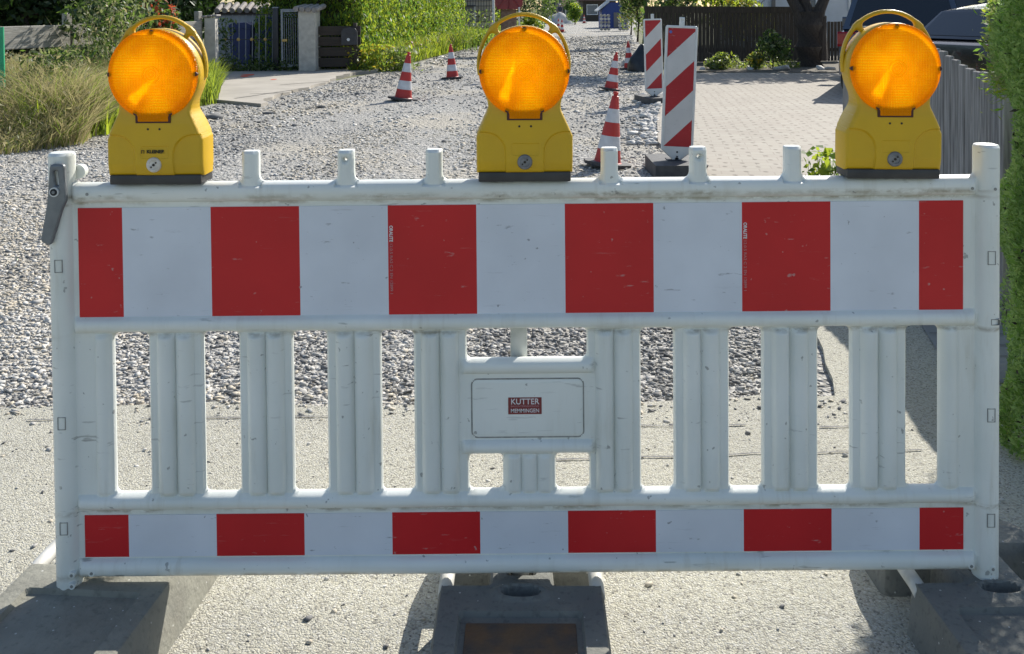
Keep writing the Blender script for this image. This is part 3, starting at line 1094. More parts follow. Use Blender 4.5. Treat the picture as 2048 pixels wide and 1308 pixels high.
def scatter(n, y0, y1, smin_, smax, seed_pow=2.0):
    y = y0 + (y1 - y0) * rng.random(n)
    l, r = road_span(y)
    l = np.maximum(l, -0.62 * y - 0.6)
    x = l + (r - l) * rng.random(n)
    trk = np.exp(-((x - np.interp(y, [7, 9, 15, 27, 48], [-1.0, -.95, -.95, -.2, 1.2])) / .42) ** 2) * (y > 6)
    trk = np.maximum(trk, np.exp(-((x - np.interp(y, [7, 10, 15, 27, 48], [-2.6, -2.35, -2.0, -1.3, .2])) / .38) ** 2) * (y > 6))
    trk = np.maximum(trk, np.exp(-((x - np.interp(y, [7, 10, 15, 27, 48], [.75, .7, .6, 1.2, 2.6])) / .30) ** 2) * (y > 9) * .8)
    keep = (y > 3.56) & (rng.random(n) > trk * .86)
    x, y = x[keep], y[keep]
    s = smin_ + (smax - smin_) * rng.random(len(x)) ** seed_pow
    p = patch(x, y)
    u, u2 = rng.random(len(x)), rng.random(len(x))
    mi = np.where(u < p * 0.62, 2, np.where(u < p, 1, np.where(u < p + (1 - p) * 0.6, 0, 3)))
    tn = np.sin(x * 0.9 + 2) * np.sin(y * 0.8) > 0.1
    mi = np.where((mi == 3) & ~tn & (u2 < .7), 1, mi)
    mi = np.where((mi < 2) & tn & (u2 > .55), 3, mi)
    return np.stack([x, y], 1), s, mi


A = [scatter(6000, 24.0, 48.0, 0.02, 0.06, 2.0), scatter(78000, 3.5, 7.0, 0.003, 0.016, 2.6), scatter(30000, 7.0, 12.0, 0.005, 0.021, 2.4), scatter(18000, 12.0, 24.0, 0.008, 0.032, 2.4)]
st = stones('loose_gravel', np.concatenate([a[0] for a in A]), np.concatenate([a[1] for a in A]), 0.0,
            ['stone_a', 'stone_b', 'stone_c', 'stone_d'], np.concatenate([a[2] for a in A]))
stuff(st, 'loose grey and tan crushed stone covering the dug-up street', 'gravel')
# pale broken bedding along the driveway edge
kx = []
for i in range(len(dl) - 1, 1, -1):
    a, b_ = dl[i], dl[i - 1]
    for q in range(int((b_ - a).length * 75)):
        f = random.random()
        kx.append((a.x + (b_.x - a.x) * f - abs(random.gauss(0, .13)) - .01, a.y + (b_.y - a.y) * f + random.uniform(-.05, .05)))
kx = np.array(kx)
o = stones('edge_rubble', kx, 0.018 + 0.045 * rng.random(len(kx)) ** 1.6, 0.004, ['stone_a', 'stone_b'], rng.choice(2, size=len(kx), p=[.75, .25]))
stuff(o, 'pale crushed bedding stones along the left edge of the paved driveway', 'rubble')
# stones that strayed from the gravel onto the apron, and two old joints in it
n = 1300
sxy = np.stack([-6 + 7.2 * rng.random(n), 3.56 - np.abs(rng.normal(size=n)) * .09], 1)
o = stones('stray_gravel', sxy, 0.003 + 0.010 * rng.random(n) ** 2.2, 0.022, ['stone_a', 'stone_b', 'stone_c', 'stone_d'], rng.choice(4, size=n, p=[.3, .3, .15, .25]))
stuff(o, 'stray stones lying along the front edge of the gravel', 'stray gravel')
jm = Geo()
for (x0, y0, x1, y1) in ((.05, 3.07, 1.30, 3.12), (.30, 3.33, 1.15, 3.30), (-1.9, 3.40, -.5, 3.42)):
    k = 14
    pts = [(x0 + (x1 - x0) * i / k, y0 + (y1 - y0) * i / k + random.uniform(-.008, .008)) for i in range(k + 1)]
    for i in range(k):
        if random.random() < .2:
            continue
        w0, w1 = random.uniform(.002, .005), random.uniform(.002, .005)
        (a0, b0), (a1, b1) = pts[i], pts[i + 1]
        jm.add([(a0, b0 - w0, .0262), (a1, b1 - w1, .0262), (a1, b1 + w1, .0262), (a0, b0 + w0, .0262)], [(0, 1, 2, 3)])
for y in (3.95, 4.08, 4.22, 4.37, 4.55, 4.75):
    x0 = 1.72 + (y - 3.9) * .22
    jm.add([(x0, y - .004, .0325), (x0 + .5, y - .034, .0325), (x0 + .5, y - .026, .0325), (x0, y + .004, .0325)], [(0, 1, 2, 3)])
structure(jm.build('street_joints', 'stone_c', smooth=0, fix=False))
# fine grit strewn on the apron
n = 1500
xy = np.stack([-4 + 5.4 * rng.random(n), 0.9 + 2.7 * rng.random(n) ** 0.6], 1)
grit = stones('grit', xy, 0.003 + 0.007 * rng.random(n) ** 3, 0.022, ['stone_a', 'stone_b', 'stone_c', 'stone_d'], rng.choice(4, size=n))
stuff(grit, 'small loose grit strewn over the pale aggregate apron', 'grit')
# larger lumps of broken asphalt, each one a thing
lumps = [(425, 238, .17, 'stone_c', 'black lump of asphalt beside the left lamp on tan gravel'), (540, 228, .10, 'stone_c', 'small black asphalt lump below the broken corner of the walk'),
         (580, 214, .11, 'stone_b', 'pale squarish stone block in the gravel under the walk edge'), (640, 216, .13, 'stone_c', 'long flat asphalt shard right of the pale stone block'),
         (716, 190, .11, 'stone_c', 'dark asphalt piece left of the near left cone'), (588, 252, .07, 'stone_c', 'little dark stone alone on the gravel above the white rail pins'),
         (810, 254, .06, 'stone_c', 'thin dark flake lying in the light wheel track'), (888, 284, .07, 'stone_c', 'dark flake lying left of the middle lamp'),
         (72, 606, .045, 'stone_b', 'grey cobble at the left picture edge beside the barrier post'), (28, 802, .035, 'stone_c', 'dark pebble at the apron edge left of the barrier'), (98, 612, .045, 'stone_a', 'pale flat cobble touching the grey cobble by the barrier post')]
for px, py, s_, mm, lb in lumps:
    c = G(px, py)
    o = stones('asphalt_lump' if mm == 'stone_c' else 'stone', np.array([[0.0, 0.0]]), np.array([s_ * .62]), 0.0, [mm], np.array([0]), 0.30)
    o.location = (c.x, c.y, 0.0)
    tag(o, lb, 'stone')

# ------------------------------------------------------------------ the barrier
bc = at(BC, 1170, BY)
BO = BY + 0.0125            # the moulding's middle plane; its front face stands at BY
barrier = thing('road_barrier', 'white plastic barrier board with red and white stripes across the whole street', 'barrier', (bc.x, BO, bc.z))
barrier.rotation_euler = (0, R(-0.06), 0)
HOLES = [(230, 300), (410, 481), (589, 657), (766, 831), (1286, 1352), (1463, 1529), (1641, 1706), (1818, 1884)]
PINS = [510, 700, 876, 1226, 1403, 1592]
LAMPX = [316, 1049, 1786]
LEFT, RIGHT = bx(105), bx(2004)


def sdf_bar(X, Z):
    s = sd_box(X, Z, LEFT + .02, RIGHT - .02, bz(1145), bz(358), 0.004)
    for x0, x1 in ((LEFT, bx(157)), (bx(1956), RIGHT)):
        s = smin(s, sd_box(X, Z, x0, x1, 0.0, bz(297), 0.007), 0.012)
    for p in PINS:
        s = smin(s, sd_box(X, Z, bx(p - 16.5), bx(p + 16.5), bz(372), bz(297), 0.004), 0.016)
    for p in LAMPX:
        s = smin(s, sd_box(X, Z, bx(p - 16), bx(p + 16), bz(372), bz(353), 0.003), 0.008)
    for x0, x1 in HOLES:
        s = np.maximum(s, -sd_box(X, Z, bx(x0), bx(x1), bz(980), bz(657), 0.013))
    for x0, x1, y0, y1 in ((937, 1178, 716, 655), (940, 1008, 979, 906), (1114, 1182, 979, 906)):
        s = np.maximum(s, -sd_box(X, Z, bx(x0), bx(x1), bz(y0), bz(y1), 0.013))
    for p in (700, 1403):
        s = np.maximum(s, 0.0048 - np.hypot(X - bx(p), Z - bz(315)))
    return s


def ridge(t, c, hw, h):
    k = np.clip(1 - ((t - c) / hw) ** 2, 0, 1)
    return h * np.sqrt(k)


def sstep(a, b_, x):
    t = np.clip((x - a) / (b_ - a), 0, 1)
    return t * t * (3 - 2 * t)


def depth_bar(X, Z, S):
    d = np.full(X.shape, 0.010)
    inx = sstep(LEFT + .05, LEFT + .066, X) * sstep(RIGHT - .05, RIGHT - .066, X)
    for c, hw, h in ((377, 19.5, .017), (640, 15, .016), (997, 14, .015), (1128, 18, .017)):
        d = np.maximum(d, 0.010 + ridge(Z, bz(c), hw / SP, h) * inx)
    zin = sstep(bz(990), bz(972), Z) * sstep(bz(652), bz(668), Z)
    # two half-round flutes on every picket
    cs = [(HOLES[i][1] + HOLES[i + 1][0]) / 2 for i in (0, 1, 2, 4, 5, 6)] + [884, 1232]
    for c in cs:
        for q in (-19, 19):
            d = np.maximum(d, 0.010 + ridge(X, bx(c + q), 17.5 / SP, 0.017) * zin)
    zc = sstep(bz(990), bz(975), Z) * sstep(bz(900), bz(912), Z)
    for c in (1030, 1061, 1092):
        d = np.maximum(d, 0.010 + ridge(X, bx(c), 14.5 / SP, 0.011) * zc)
    for c in (208, 1905):
        d = np.maximum(d, 0.010 + ridge(X, bx(c), 15 / SP, 0.011) * zin)
    xin = sstep(bx(924), bx(934), X) * sstep(bx(1194), bx(1184), X)
    for c, hw in ((730, 14), (892, 13)):
        d = np.maximum(d, 0.010 + ridge(Z, bz(c), hw / SP, 0.013) * xin)
    for c in ((LEFT + bx(157)) / 2, (RIGHT + bx(1956)) / 2):
        hw = 0.028
        k = np.clip(1 - ((X - c) / hw) ** 2, 0, 1)
        d = np.maximum(d, 0.004 + 0.027 * np.sqrt(k))
    zp = Z > bz(366)
    for p in PINS:
        k = np.clip((1.25 - np.abs(X - bx(p)) / (16.5 / SP) * 0.9), 0, 0.75) / 0.75
        m = (np.abs(X - bx(p)) < 22 / SP) & zp
        d = np.where(m, 0.010 + 0.010 * k, d)
    return d - rnd_edge(S, 0.007)


plate('frame', LEFT - .012, RIGHT + .012, -.01, bz(297) + .012, 0.0036, sdf_bar, depth_bar, depth_bar, ['barrier'], barrier, smooth=38)


def strip(name, xs, z0, z1):
    g = Geo()
    y0 = -0.0122
    for i in range(len(xs) - 1):
        a, b_ = xs[i], xs[i + 1]
        g.box(a, b_, y0, -0.0092, z0, z1, mi=i % 2)
    return g.build(name, ['film_red', 'film_white'], barrier, smooth=0)


x0f, x1f = bx(165), bx(1930)
per = (x1f - x0f) / 10
xs = [x0f] + [x0f + per * (k + 0.5) for k in range(10)] + [x1f]
strip('reflective_strip', xs, bz(625), bz(407))
strip('reflective_strip', [x + 0.002 for x in xs], bz(1106), bz(1022))
# tiny print running down two of the red fields
for k in (4, 8):
    text_mesh('ORALITE', 0.0105, 'print_white', barrier, (xs[k] + 0.0068, -0.0127, bz(463)), (math.pi / 2, R(90), 0), width=0.037, name='film_print', bold=0.0003)
    text_mesh('12.0.5 RA2 C 2 EN 12899 1', 0.0088, 'print_pink', barrier, (xs[k] + 0.0068, -0.0127, bz(533)), (math.pi / 2, R(90), 0), width=0.114, name='film_print')

# name panel in the centre with the red sticker
def sdf_panel(X, Z):
    return sd_box(X, Z, bx(948), bx(1169), bz(871), bz(757), 0.012)


plate('name_panel', bx(945), bx(1172), bz(874), bz(754), 0.004, sdf_panel, lambda X, Z, S: 0.0128 - rnd_edge(S, 0.002), lambda X, Z, S: X * 0 - 0.0092, ['barrier'], barrier)
plate('panel_groove', bx(941), bx(1176), bz(878), bz(750), 0.003,
      lambda X, Z: np.abs(sd_box(X, Z, bx(946.5), bx(1170.5), bz(872.5), bz(755.5), 0.0135)) - 0.0016,
      lambda X, Z, S: X * 0 + 0.0106, lambda X, Z, S: X * 0 - 0.0092, ['groove'], barrier)
sg = Geo()
sg.box(bx(1019.5), bx(1086.5), -0.0136, -0.0122, bz(825.5), bz(792))
stk = sg.build('sticker', 'sticker', barrier, smooth=0)
sx = (bx(1019.5) + bx(1086.5)) / 2
text_mesh('KUTTER', 0.0185, 'print_white', stk, (sx, -0.0139, bz(800.5)), width=0.064, bold=0.0002)
text_mesh('BAUUNTERNEHMUNG', 0.0058, 'print_pink', stk, (sx, -0.0139, bz(809.5)), width=0.064)
text_mesh('MEMMINGEN', 0.0122, 'print_white', stk, (sx, -0.0139, bz(818.5)), width=0.064, bold=0.0001)

# rectangular moulding marks on the end posts, rivets in the corners
def mark(cx, cy, w_, h_):
    g = Geo()
    hx, hz, t_ = w_ / 2, h_ / 2, 0.0014
    for a in ((-hx, hx, hz - t_, hz), (-hx, hx, -hz, -hz + t_), (-hx, -hx + t_, -hz + t_, hz - t_), (hx - t_, hx, -hz + t_, hz - t_)):
        g.box(a[0], a[1], -0.0335, -0.026, a[2], a[3])
    g.build('moulding_mark', 'groove', barrier, (bx(cx), 0.002, bz(cy)), smooth=0)


pl, pr = (105 + 161) / 2 + 2, (1951 + 2004) / 2 + 2
for y in (518, 830, 1040):
    mark(pl - 3, y, 0.018, 0.029)
for y in (518, 830, 1040):
    mark(pr, y, 0.018, 0.031)
mark(pr + 8, 645, 0.021, 0.014)


def rivet(px, py, d, r=0.0085):
    g = Geo()
    c = (bx(px), 0, bz(py))
    g.cyl((c[0], -d - 0.0035, c[2]), (c[0], -d + 0.01, c[2]), r * 0.85, r, 20)
    g.build('rivet', 'barrier', barrier)
    g = Geo()
    g.cyl((c[0], -d - 0.0042, c[2]), (c[0], -d, c[2]), r * 0.42, r * 0.42, 14)
    g.build('rivet_centre', 'groove', barrier)


for px, py, d in ((1942, 381, .024), (1985, 382, .029), (1942, 1133, .024), (1983, 1137, .029), (1983, 1158, .029), (184, 1132, .024), (146, 1133, .029), (146, 1155, .029), (190, 377, .024)):
    rivet(px, py, d)

# grey locking lever on the left post
def lever_sdf(X, Z):
    a = sd_poly(X, Z, [(-.006, .052), (.010, .052), (.0125, -.020), (.004, -.038), (-.0205, -.112), (-.0285, -.108), (-.0135, -.030)]) - 0.0085
    s1 = sd_box(X * math.cos(.12) + Z * math.sin(.12), Z * math.cos(.12) - X * math.sin(.12), -.001, .008, .012, .046, 0.004)
    return np.maximum(a, -s1)


lv = plate('locking_lever', -.05, .04, -.14, .07, 0.0022, lever_sdf, lambda X, Z, S: 0.006 - rnd_edge(S, 0.003), lambda X, Z, S: X * 0 + 0.004, ['latch'], barrier)
lv.location = (bx(136), -0.0385, bz(368))
g = Geo()
g.box(-.0005, .0075, .0005, .0025, .014, .045)
o = g.build('lever_slot', 'latch_hi', lv)
o.rotation_euler = (0, .12, 0)
g = Geo()
g.cyl((bx(133), -0.0375, bz(369)), (bx(133), -0.049, bz(369)), 0.0105, 0.0105, 24)
wsh = g.build('pivot_bolt', 'latch_hi', barrier)
g = Geo()
g.cyl((bx(133), -0.0489, bz(369)), (bx(133), -0.0500, bz(369)), 0.0078, 0.0078, 20)
g.build('bolt_recess', 'slot', wsh)
g = Geo()
g.cyl((bx(133), -0.0499, bz(369)), (bx(133), -0.0520, bz(369)), 0.0042, 0.0038, 6)
g.build('bolt_head', 'latch', wsh)
g = Geo()
g.cyl((bx(158), 0.012, bz(338)), (bx(158), 0.03, bz(338)), 0.016, 0.016, 20)
g.build('post_knob', 'barrier', barrier)

# galvanised square tube standing behind the barrier in the middle foot
c = at(1045, 1165, BO + 0.05)
sp_ = thing('support_post', 'galvanised square steel tube standing behind the barrier centre', 'post', (at(1040, 1000, BO + .05).x, BO + .05, 0))
g = Geo()
g.box(-.0195, .0195, -.0195, .0195, 0.09, 1.04, bev=0.003)
g.build('tube', 'galv', sp_)
g = Geo()
g.box(-.024, .024, -.024, .024, 1.04, 1.05, bev=0.003)
g.build('end_cap', 'foot_dark', sp_)


# ------------------------------------------------------------------ foot plates under the barrier
def sdf_foot(X, Y, sides=(-1, 1)):
    s = sd_box(X, Y, -.185, .185, -.40, .40, 0.02)
    for sg_ in sides:
        s = np.maximum(s, -sd_box(X, Y, sg_ * .135 - .065, sg_ * .135 + .065, .065, .215, 0.012))
    s = np.maximum(s, -sd_box(X, Y, -.030, .030, .105, .175, 0.004))
    return s


def foot_top(X, Y, S):
    d = np.full(X.shape, 0.118)
    d -= 0.012 * (sd_box(X, Y, -.135, .135, -.36, -.035, 0.02) < 0)
    d -= 0.030 * sstep(.28, .40, np.abs(Y))
    # oval seat of the post socket
    rr = np.hypot(X / .050, (Y - 0.03) / .024)
    d += 0.007 * np.exp(-((rr - 1.1) / .25) ** 2)
    d -= 0.030 * (rr < 0.82)
    return d - rnd_edge(S, 0.010)


def make_foot(label, matn, fl_=0.014, sides=(-1, 1)):
    t_ = thing('barrier_foot', label, 'foot plate', group='foot plates under the barrier')
    plate('base_block', -.21, .21, -.425, .425, 0.005, lambda X, Y: sdf_foot(X, Y, sides), foot_top, lambda X, Y, S: X * 0.0, [matn], t_, flare=fl_, flat=True)
    for sg_ in sides:
        g = Geo()
        g.tube([(sg_ * .172, .045, .098), (sg_ * .172, .075, .104), (sg_ * .172, .14, .106), (sg_ * .172, .205, .104), (sg_ * .172, .235, .098)], 0.017, 14)
        g.build('carry_handle', 'handle_pale', t_)
    g = Geo()
    g.box(-.028, .028, .107, .173, .004, .055)
    g.build('socket_floor', 'slot', t_)
    return t_


fl = make_foot('pale dusty foot plate under the left end of the barrier, turned aside', 'foot_pale', 0.02, (-1,))
fl.location = (-0.975, 2.235, 0.022)
fl.rotation_euler = (0, 0, R(-5))
fm = make_foot('dark foot plate with a rust-brown insert under the middle of the barrier', 'foot')
fm.location = (0.010, 2.145, 0.022)
fm.rotation_euler = (0, 0, R(-1))
g = Geo()
g.box(-.118, .118, -.35, -.065, .100, .1105, bev=0.003)
g.build('wear_insert', 'foot_rust', fm)
fr = make_foot('dark foot plate with an oval socket under the right end of the barrier', 'foot')
fr.location = (1.085, 2.145, 0.022)
fr.rotation_euler = (0, 0, R(1))


# ------------------------------------------------------------------ amber warning lamps on the barrier top
LZ = 0.247


def sdf_lamp(X, Z):
    ring = np.hypot(X, Z - LZ) - 0.1015
    body = sd_poly(X, Z, [(-.1065, .020), (.1065, .020), (.1065, .102), (.078, .166), (.066, .21), (-.066, .21), (-.078, .166), (-.1065, .102)]) - 0.001
    s = smin(ring, body, 0.024)
    return np.maximum(s, 0.0935 - np.hypot(X, Z - LZ))


def lamp_depth(front):
    def f(X, Z, S):
        d = np.full(X.shape, 0.047)
        # upper ring is thinner than the battery box
        d -= (0.008 if front else 0.024) * sstep(.13, .20, Z)
        d -= 0.006 * sstep(.05, .016, Z)
        ax = np.abs(X)
        lobe = sd_box(ax, Z, .043, .30, -.1, .112, 0.045)
        d -= 0.0050 * sstep(.0015, -.0015, lobe)
        if front:
            rec = sd_box(X, Z, -.030, .034, .060, .086, 0.003)
            d -= 0.0012 * (rec < 0)
        return d - rnd_edge(S, 0.009)
    return f


def sdf_lens(X, Z):
    s = np.hypot(X, Z) - 0.1005
    return np.minimum(s, sd_box(X, Z, -.037, .037, .142 - LZ, .20 - LZ, 0.003))


def lens_front(X, Z, S):
    r = np.hypot(X, Z)
    d = 0.004 + 0.011 * np.sqrt(np.maximum(1 - (r / 0.101) ** 2, 0)) * (r < .101)
    d = np.where((r > 0.091) & (r < .1), d + 0.001, d)
    tab = (Z < -.086) & (np.abs(X) < .034)
    d = np.where(tab, 0.0095, d)
    return d - rnd_edge(S, 0.002)


def sdf_handle(X, Z):
    z0 = 0.260
    r = np.hypot(X, (Z - z0) * 0.905)
    arc = np.maximum(np.abs(r - 0.1025) - 0.0042, 0.235 - Z)
    s = arc
    for sg_ in (-1, 1):
        a = R(50)
        u = X * sg_ * math.cos(a) + (Z - z0) * math.sin(a)
        v = -X * sg_ * math.sin(a) + (Z - z0) * math.cos(a)
        s = smin(s, sd_box(u, v, .080, .110, -.0055, .0055, 0.001), 0.012)
    return s


def make_lamp(label, lockm):
    t_ = thing('warning_lamp', label, 'warning lamp', group='amber warning lamps on the barrier')
    plate('housing', -.125, .125, .0, .375, 0.0019, sdf_lamp, lamp_depth(True), lamp_depth(False), ['yellow'], t_, smooth=32)
    hd = plate('handle', -.125, .125, .21, .395, 0.0018, sdf_handle, lambda X, Z, S: 0.008 - rnd_edge(S, 0.0045), lambda X, Z, S: 0.008 - rnd_edge(S, 0.0045), ['yellow'], t_)
    hd.location = (0, 0.006, 0)
    ln = plate('lens', -.105, .105, -.115, .105, 0.0018, sdf_lens, lens_front, lambda X, Z, S: 0.0012 - lens_front(X, Z, S), ['lens'], t_)
    ln.location = (0, -0.041, LZ)
    rl = plate('rear_lens', -.105, .105, -.105, .105, 0.0045, lambda X, Z: np.hypot(X, Z) - 0.096, lambda X, Z, S: X * 0 + 0.001, lambda X, Z, S: X * 0 + 0.0008, ['lens_rear'], t_)
    rl.location = (0, 0.015, LZ)
    g = Geo()
    g.box(-.0395, .0395, -.0485, -.030, .1385, .162, bev=.001, seg=1)
    g.build('lens_clip', 'screw', t_)
    for a, rr in ((90, .0935), (0, .0955), (180, .0955), (246, .0945), (294, .0945)):
        g = Geo()
        x, z = rr * math.cos(R(a)), LZ + rr * math.sin(R(a))
        g.cyl((x, -.041, z), (x, -.0495, z), .0056, .0050, 12)
        g.build('lens_screw', 'screw', t_)
    g = Geo()
    g.box(-.103, .103, -.040, .040, 0.0, .0215, bev=0.003)
    g.build('battery_base', 'lamp_black', t_)
    g = Geo()
    g.lathe([(.0168, 0), (.0168, .004), (.0150, .0062), (.0105, .0066), (.0098, .0052), (.0001, .0052)], 28)
    lk = g.build('lock', lockm, t_)
    lk.location = (0, -.0440, .0455)
    lk.rotation_euler = (R(90), 0, 0)
    for k, (dx, dz, rr) in enumerate(((0, 0, .0030), (.0052, .0048, .0018), (-.0052, -.0048, .0018))):
        g = Geo()
        g.cyl((dx, dz, .005), (dx, dz, .0062 if k == 0 else .0072), rr, rr, 10)
        g.build('keyhole', 'dot', lk)
    for x in (-.012, .014):
        g = Geo()
        g.cyl((x, -.0435, .125), (x, -.0474, .125), .0026, .0026, 10)
        g.build('vent_hole', 'dot', t_)
    return t_


toprail = bc.z + bz(357)
lamp1 = make_lamp('left amber warning lamp with a pale lock and black lettering on its yellow body', 'lock_lit')
lamp2 = make_lamp('middle amber warning lamp with a grey lock standing over the name panel', 'lock')
lamp3 = dup(lamp2, 'right amber warning lamp standing in front of the parked cars and grey plank fence')
for lp, px, py, rz, ry in ((lamp1, 311, 363, -1, 0.0), (lamp2, 1049, 358, 1, 0.2), (lamp3, 1788, 354, -1, 0.6)):
    p = at(px, py, BO - 0.045)
    lp.location = (p.x, BO - 0.004, bc.z + bz(357) - 0.0005 + 0.0)
    lp.rotation_euler = (0, R(ry), R(rz))
text_mesh('KLEINER', 0.0105, 'print_black', lamp1, (0.004, -.0472, .0745), width=0.040, name='maker_lettering', bold=0.0004)
g = Geo()
for a in ((-.0275, -.0215, .0775, .0785), (-.0275, -.0265, .0705, .0775), (-.0225, -.0215, .0705, .0775)):
    g.box(a[0], a[1], -.0474, -.0455, a[2], a[3])
g.build('maker_emblem', 'print_black', lamp1, smooth=0)
for lp, a in ((lamp1, -20), (lamp2, 8), (lamp3, 0)):
    for ch in lp.children:
        if ch.name.startswith('rear_lens'):
            ch.rotation_euler = (0, R(-a), 0)
#PART3


# ------------------------------------------------------------------ traffic cones
def make_cone(label):
    t_ = thing('traffic_cone', label, 'traffic cone', group='traffic cones along the dug-up street')
    H, zb = 0.735, 0.035
    rad = lambda f: 0.132 + (0.026 - 0.132) * f
    prof = [(0.132 + .012, zb)] + [(rad(f), zb + (H - zb) * f) for f in np.linspace(0.015, 0.93, 12)]
    prof += [(0.022, zb + (H - zb) * .94), (0.021, zb + (H - zb) * .955), (0.027, zb + (H - zb) * .965), (0.027, zb + (H - zb) * .99), (0.020, H)]
    g = Geo()
    g.lathe(prof, 32)
    g.build('cone_body', 'cone_red', t_)
    for f0, f1 in ((0.185, 0.375), (0.565, 0.755)):
        g = Geo()
        g.lathe([(rad(f0), zb + (H - zb) * f0), (rad(f0) + .002, zb + (H - zb) * f0 + .001), (rad(f1) + .002, zb + (H - zb) * f1 - .001), (rad(f1), zb + (H - zb) * f1)], 32)
        g.build('reflective_band', 'cone_white', t_)
    g = Geo()
    g.prism([(math.cos(a) * .245, math.sin(a) * .245) for a in [math.pi / 8 + k * math.pi / 4 for k in range(8)]], .008, .038, axis='z')
    for k in range(4):
        a = k * math.pi / 2 + math.pi / 4
        g.box(math.cos(a) * .17 - .05, math.cos(a) * .17 + .05, math.sin(a) * .17 - .05, math.sin(a) * .17 + .05, -.004, .010)
    g.build('cone_base', 'cone_base', t_, smooth=20)
    return t_


cone = make_cone('nearest traffic cone, leaning beside the near striped beacon')
cones = [(1214, 333, None, 7.5, 0.0, 150), (1222, 181, 'leaning traffic cone on the right in the dappled shade, second from the near one', 9, .6, 77),
         (1258, 139, 'upright traffic cone on the right beside the black tarpaulin heap', 1, 1.1, 56),
         (806, 201, 'leaning traffic cone at left with its tip against the wildflowers', 7.5, .3, 97),
         (905, 158, 'traffic cone on the left, the farther one beside the yellow wildflowers', -3, .9, 69),
         (1117, 62, 'tiny far traffic cone, left of a pair before the gravel heap', 0, .2, 0), (1124.5, 65, 'tiny far traffic cone, right of a pair before the gravel heap', 0, .7, 0),
         (1168.5, 46.5, 'small distant traffic cone standing beside the round clipped bush', 0, .4, 0)]
for px, py, lb, ln, rz, hp in cones:
    p = G(px, py)
    o = cone if lb is None else dup(cone, lb)
    o.location = (p.x, p.y, 0.008)
    k = hp * p.y / F_PX / 0.735 if hp else 1.0
    o.scale = (k, k, k)
    o.rotation_euler = (R(-2), R(ln), rz if abs(ln) < 2 else 0)


# ------------------------------------------------------------------ striped guide beacons
def clip_poly(poly, a, b_, c):
    out = []
    for i in range(len(poly)):
        p, q = poly[i - 1], poly[i]
        dp, dq = a * p[0] + b_ * p[1] - c, a * q[0] + b_ * q[1] - c
        if dp >= 0:
            out.append(p)
        if (dp >= 0) != (dq >= 0):
            t_ = dp / (dp - dq)
            out.append((p[0] + (q[0] - p[0]) * t_, p[1] + (q[1] - p[1]) * t_))
    return out


def sdf_beacon(X, Z):
    s = sd_box(X, Z, -.138, .138, .20, 1.262, 0.022)
    s = np.minimum(s, sd_poly(X, Z, [(-.137, .225), (-.137, .19), (-.045, .115), (-.035, .09), (.035, .09), (.045, .115), (.137, .19), (.137, .225)]))
    s = np.minimum(s, sd_box(X, Z, -.022, .022, 1.22, 1.335, 0.004))
    return np.maximum(s, 0.006 - np.hypot(X, Z - 1.305))


def beacon_depth(X, Z, S):
    d = np.full(X.shape, 0.020)
    d -= 0.006 * (sd_box(X, Z, -.119, .119, .218, 1.243, 0.002) < 0)
    return d - rnd_edge(S, 0.008)


def make_beacon(label):
    t_ = thing('guide_beacon', label, 'guide beacon', group='striped guide beacons on the right')
    plate('panel', -.15, .15, .08, 1.345, 0.006, sdf_beacon, beacon_depth, beacon_depth, ['beacon_white'], t_)
    g = Geo()
    rect = [(-.116, .222), (.116, .222), (.116, 1.240), (-.116, 1.240)]
    for k in range(6):
        p = clip_poly(clip_poly(rect, 1, -1, .254 * k - 1.240 - .116), -1, 1, -(.254 * (k + 1) - 1.240 - .116))
        if len(p) > 2:
            g.add([(x, -.0172, z) for x, z in p], [tuple(range(len(p)))], k % 2)
    g.build('striped_film', ['beacon_red', 'beacon_film'], t_, smooth=0, fix=False)
    g = Geo()
    g.box(-.02, .02, -.02, .02, .03, .13, bev=.004)
    g.build('foot_post', 'cone_base', t_)
    for z in (.175, .135):
        g = Geo()
        g.cyl((0, -.0185, z), (0, -.0225, z), .008, .008, 12)
        g.build('fixing_bolt', 'dot', t_)
    return t_


def make_beacon_foot(label):
    t_ = thing('beacon_foot', label, 'foot plate', group='foot plates of the guide beacons')
    g = Geo()
    g.prism([(-.20, 0), (.15, 0), (.20, .06), (.24, .125), (-.20, .125)], -.33, .33, axis='y')
    o = g.build('base_block', 'foot_dark', t_, smooth=0)
    g = Geo()
    g.box(-.06, .06, -.08, .08, .1255, .132, bev=.003)
    g.build('socket_collar', 'cone_base', t_)
    return t_


b1 = make_beacon('near red and white striped guide beacon with a small blue sticker by the driveway')
b2 = dup(b1, 'far red and white striped guide beacon standing behind the near one')
f1 = make_beacon_foot('dark trapezoid foot plate carrying the near striped beacon')
f2 = dup(f1, 'dark foot plate carrying the far striped beacon in the shade')
p = at(1352, 330, 8.46)
b1.location = (p.x, 8.46, 0.02)
b1.rotation_euler = (R(-1), R(2.6), R(-3))
f1.location = (p.x - .02, 8.48, 0.0)
g = Geo()
g.cyl((-.095, -.0175, 1.205), (-.095, -.0182, 1.205), .013, .013, 16)
g.build('blue_sticker', M('blue_sticker', (0.10, 0.14, 0.42)), b1)
p = at(1309, 200, 14.7)
b2.location = (p.x, 14.7, 0.0)
b2.rotation_euler = (0, R(-1.2), R(4))
f2.location = (p.x, 14.72, -0.02)
f2.rotation_euler = (0, 0, R(12))


# ------------------------------------------------------------------ left side: grass, old board fence, gate
def in_poly(x, y, poly):
    c = np.zeros(len(x), dtype=bool)
    n = len(poly)
    for i in range(n):
        x0, y0 = poly[i]
        x1, y1 = poly[i - 1]
        c ^= ((y0 > y) != (y1 > y)) & (x < (x1 - x0) * (y - y0) / (y1 - y0 + 1e-9) + x0)
    return c


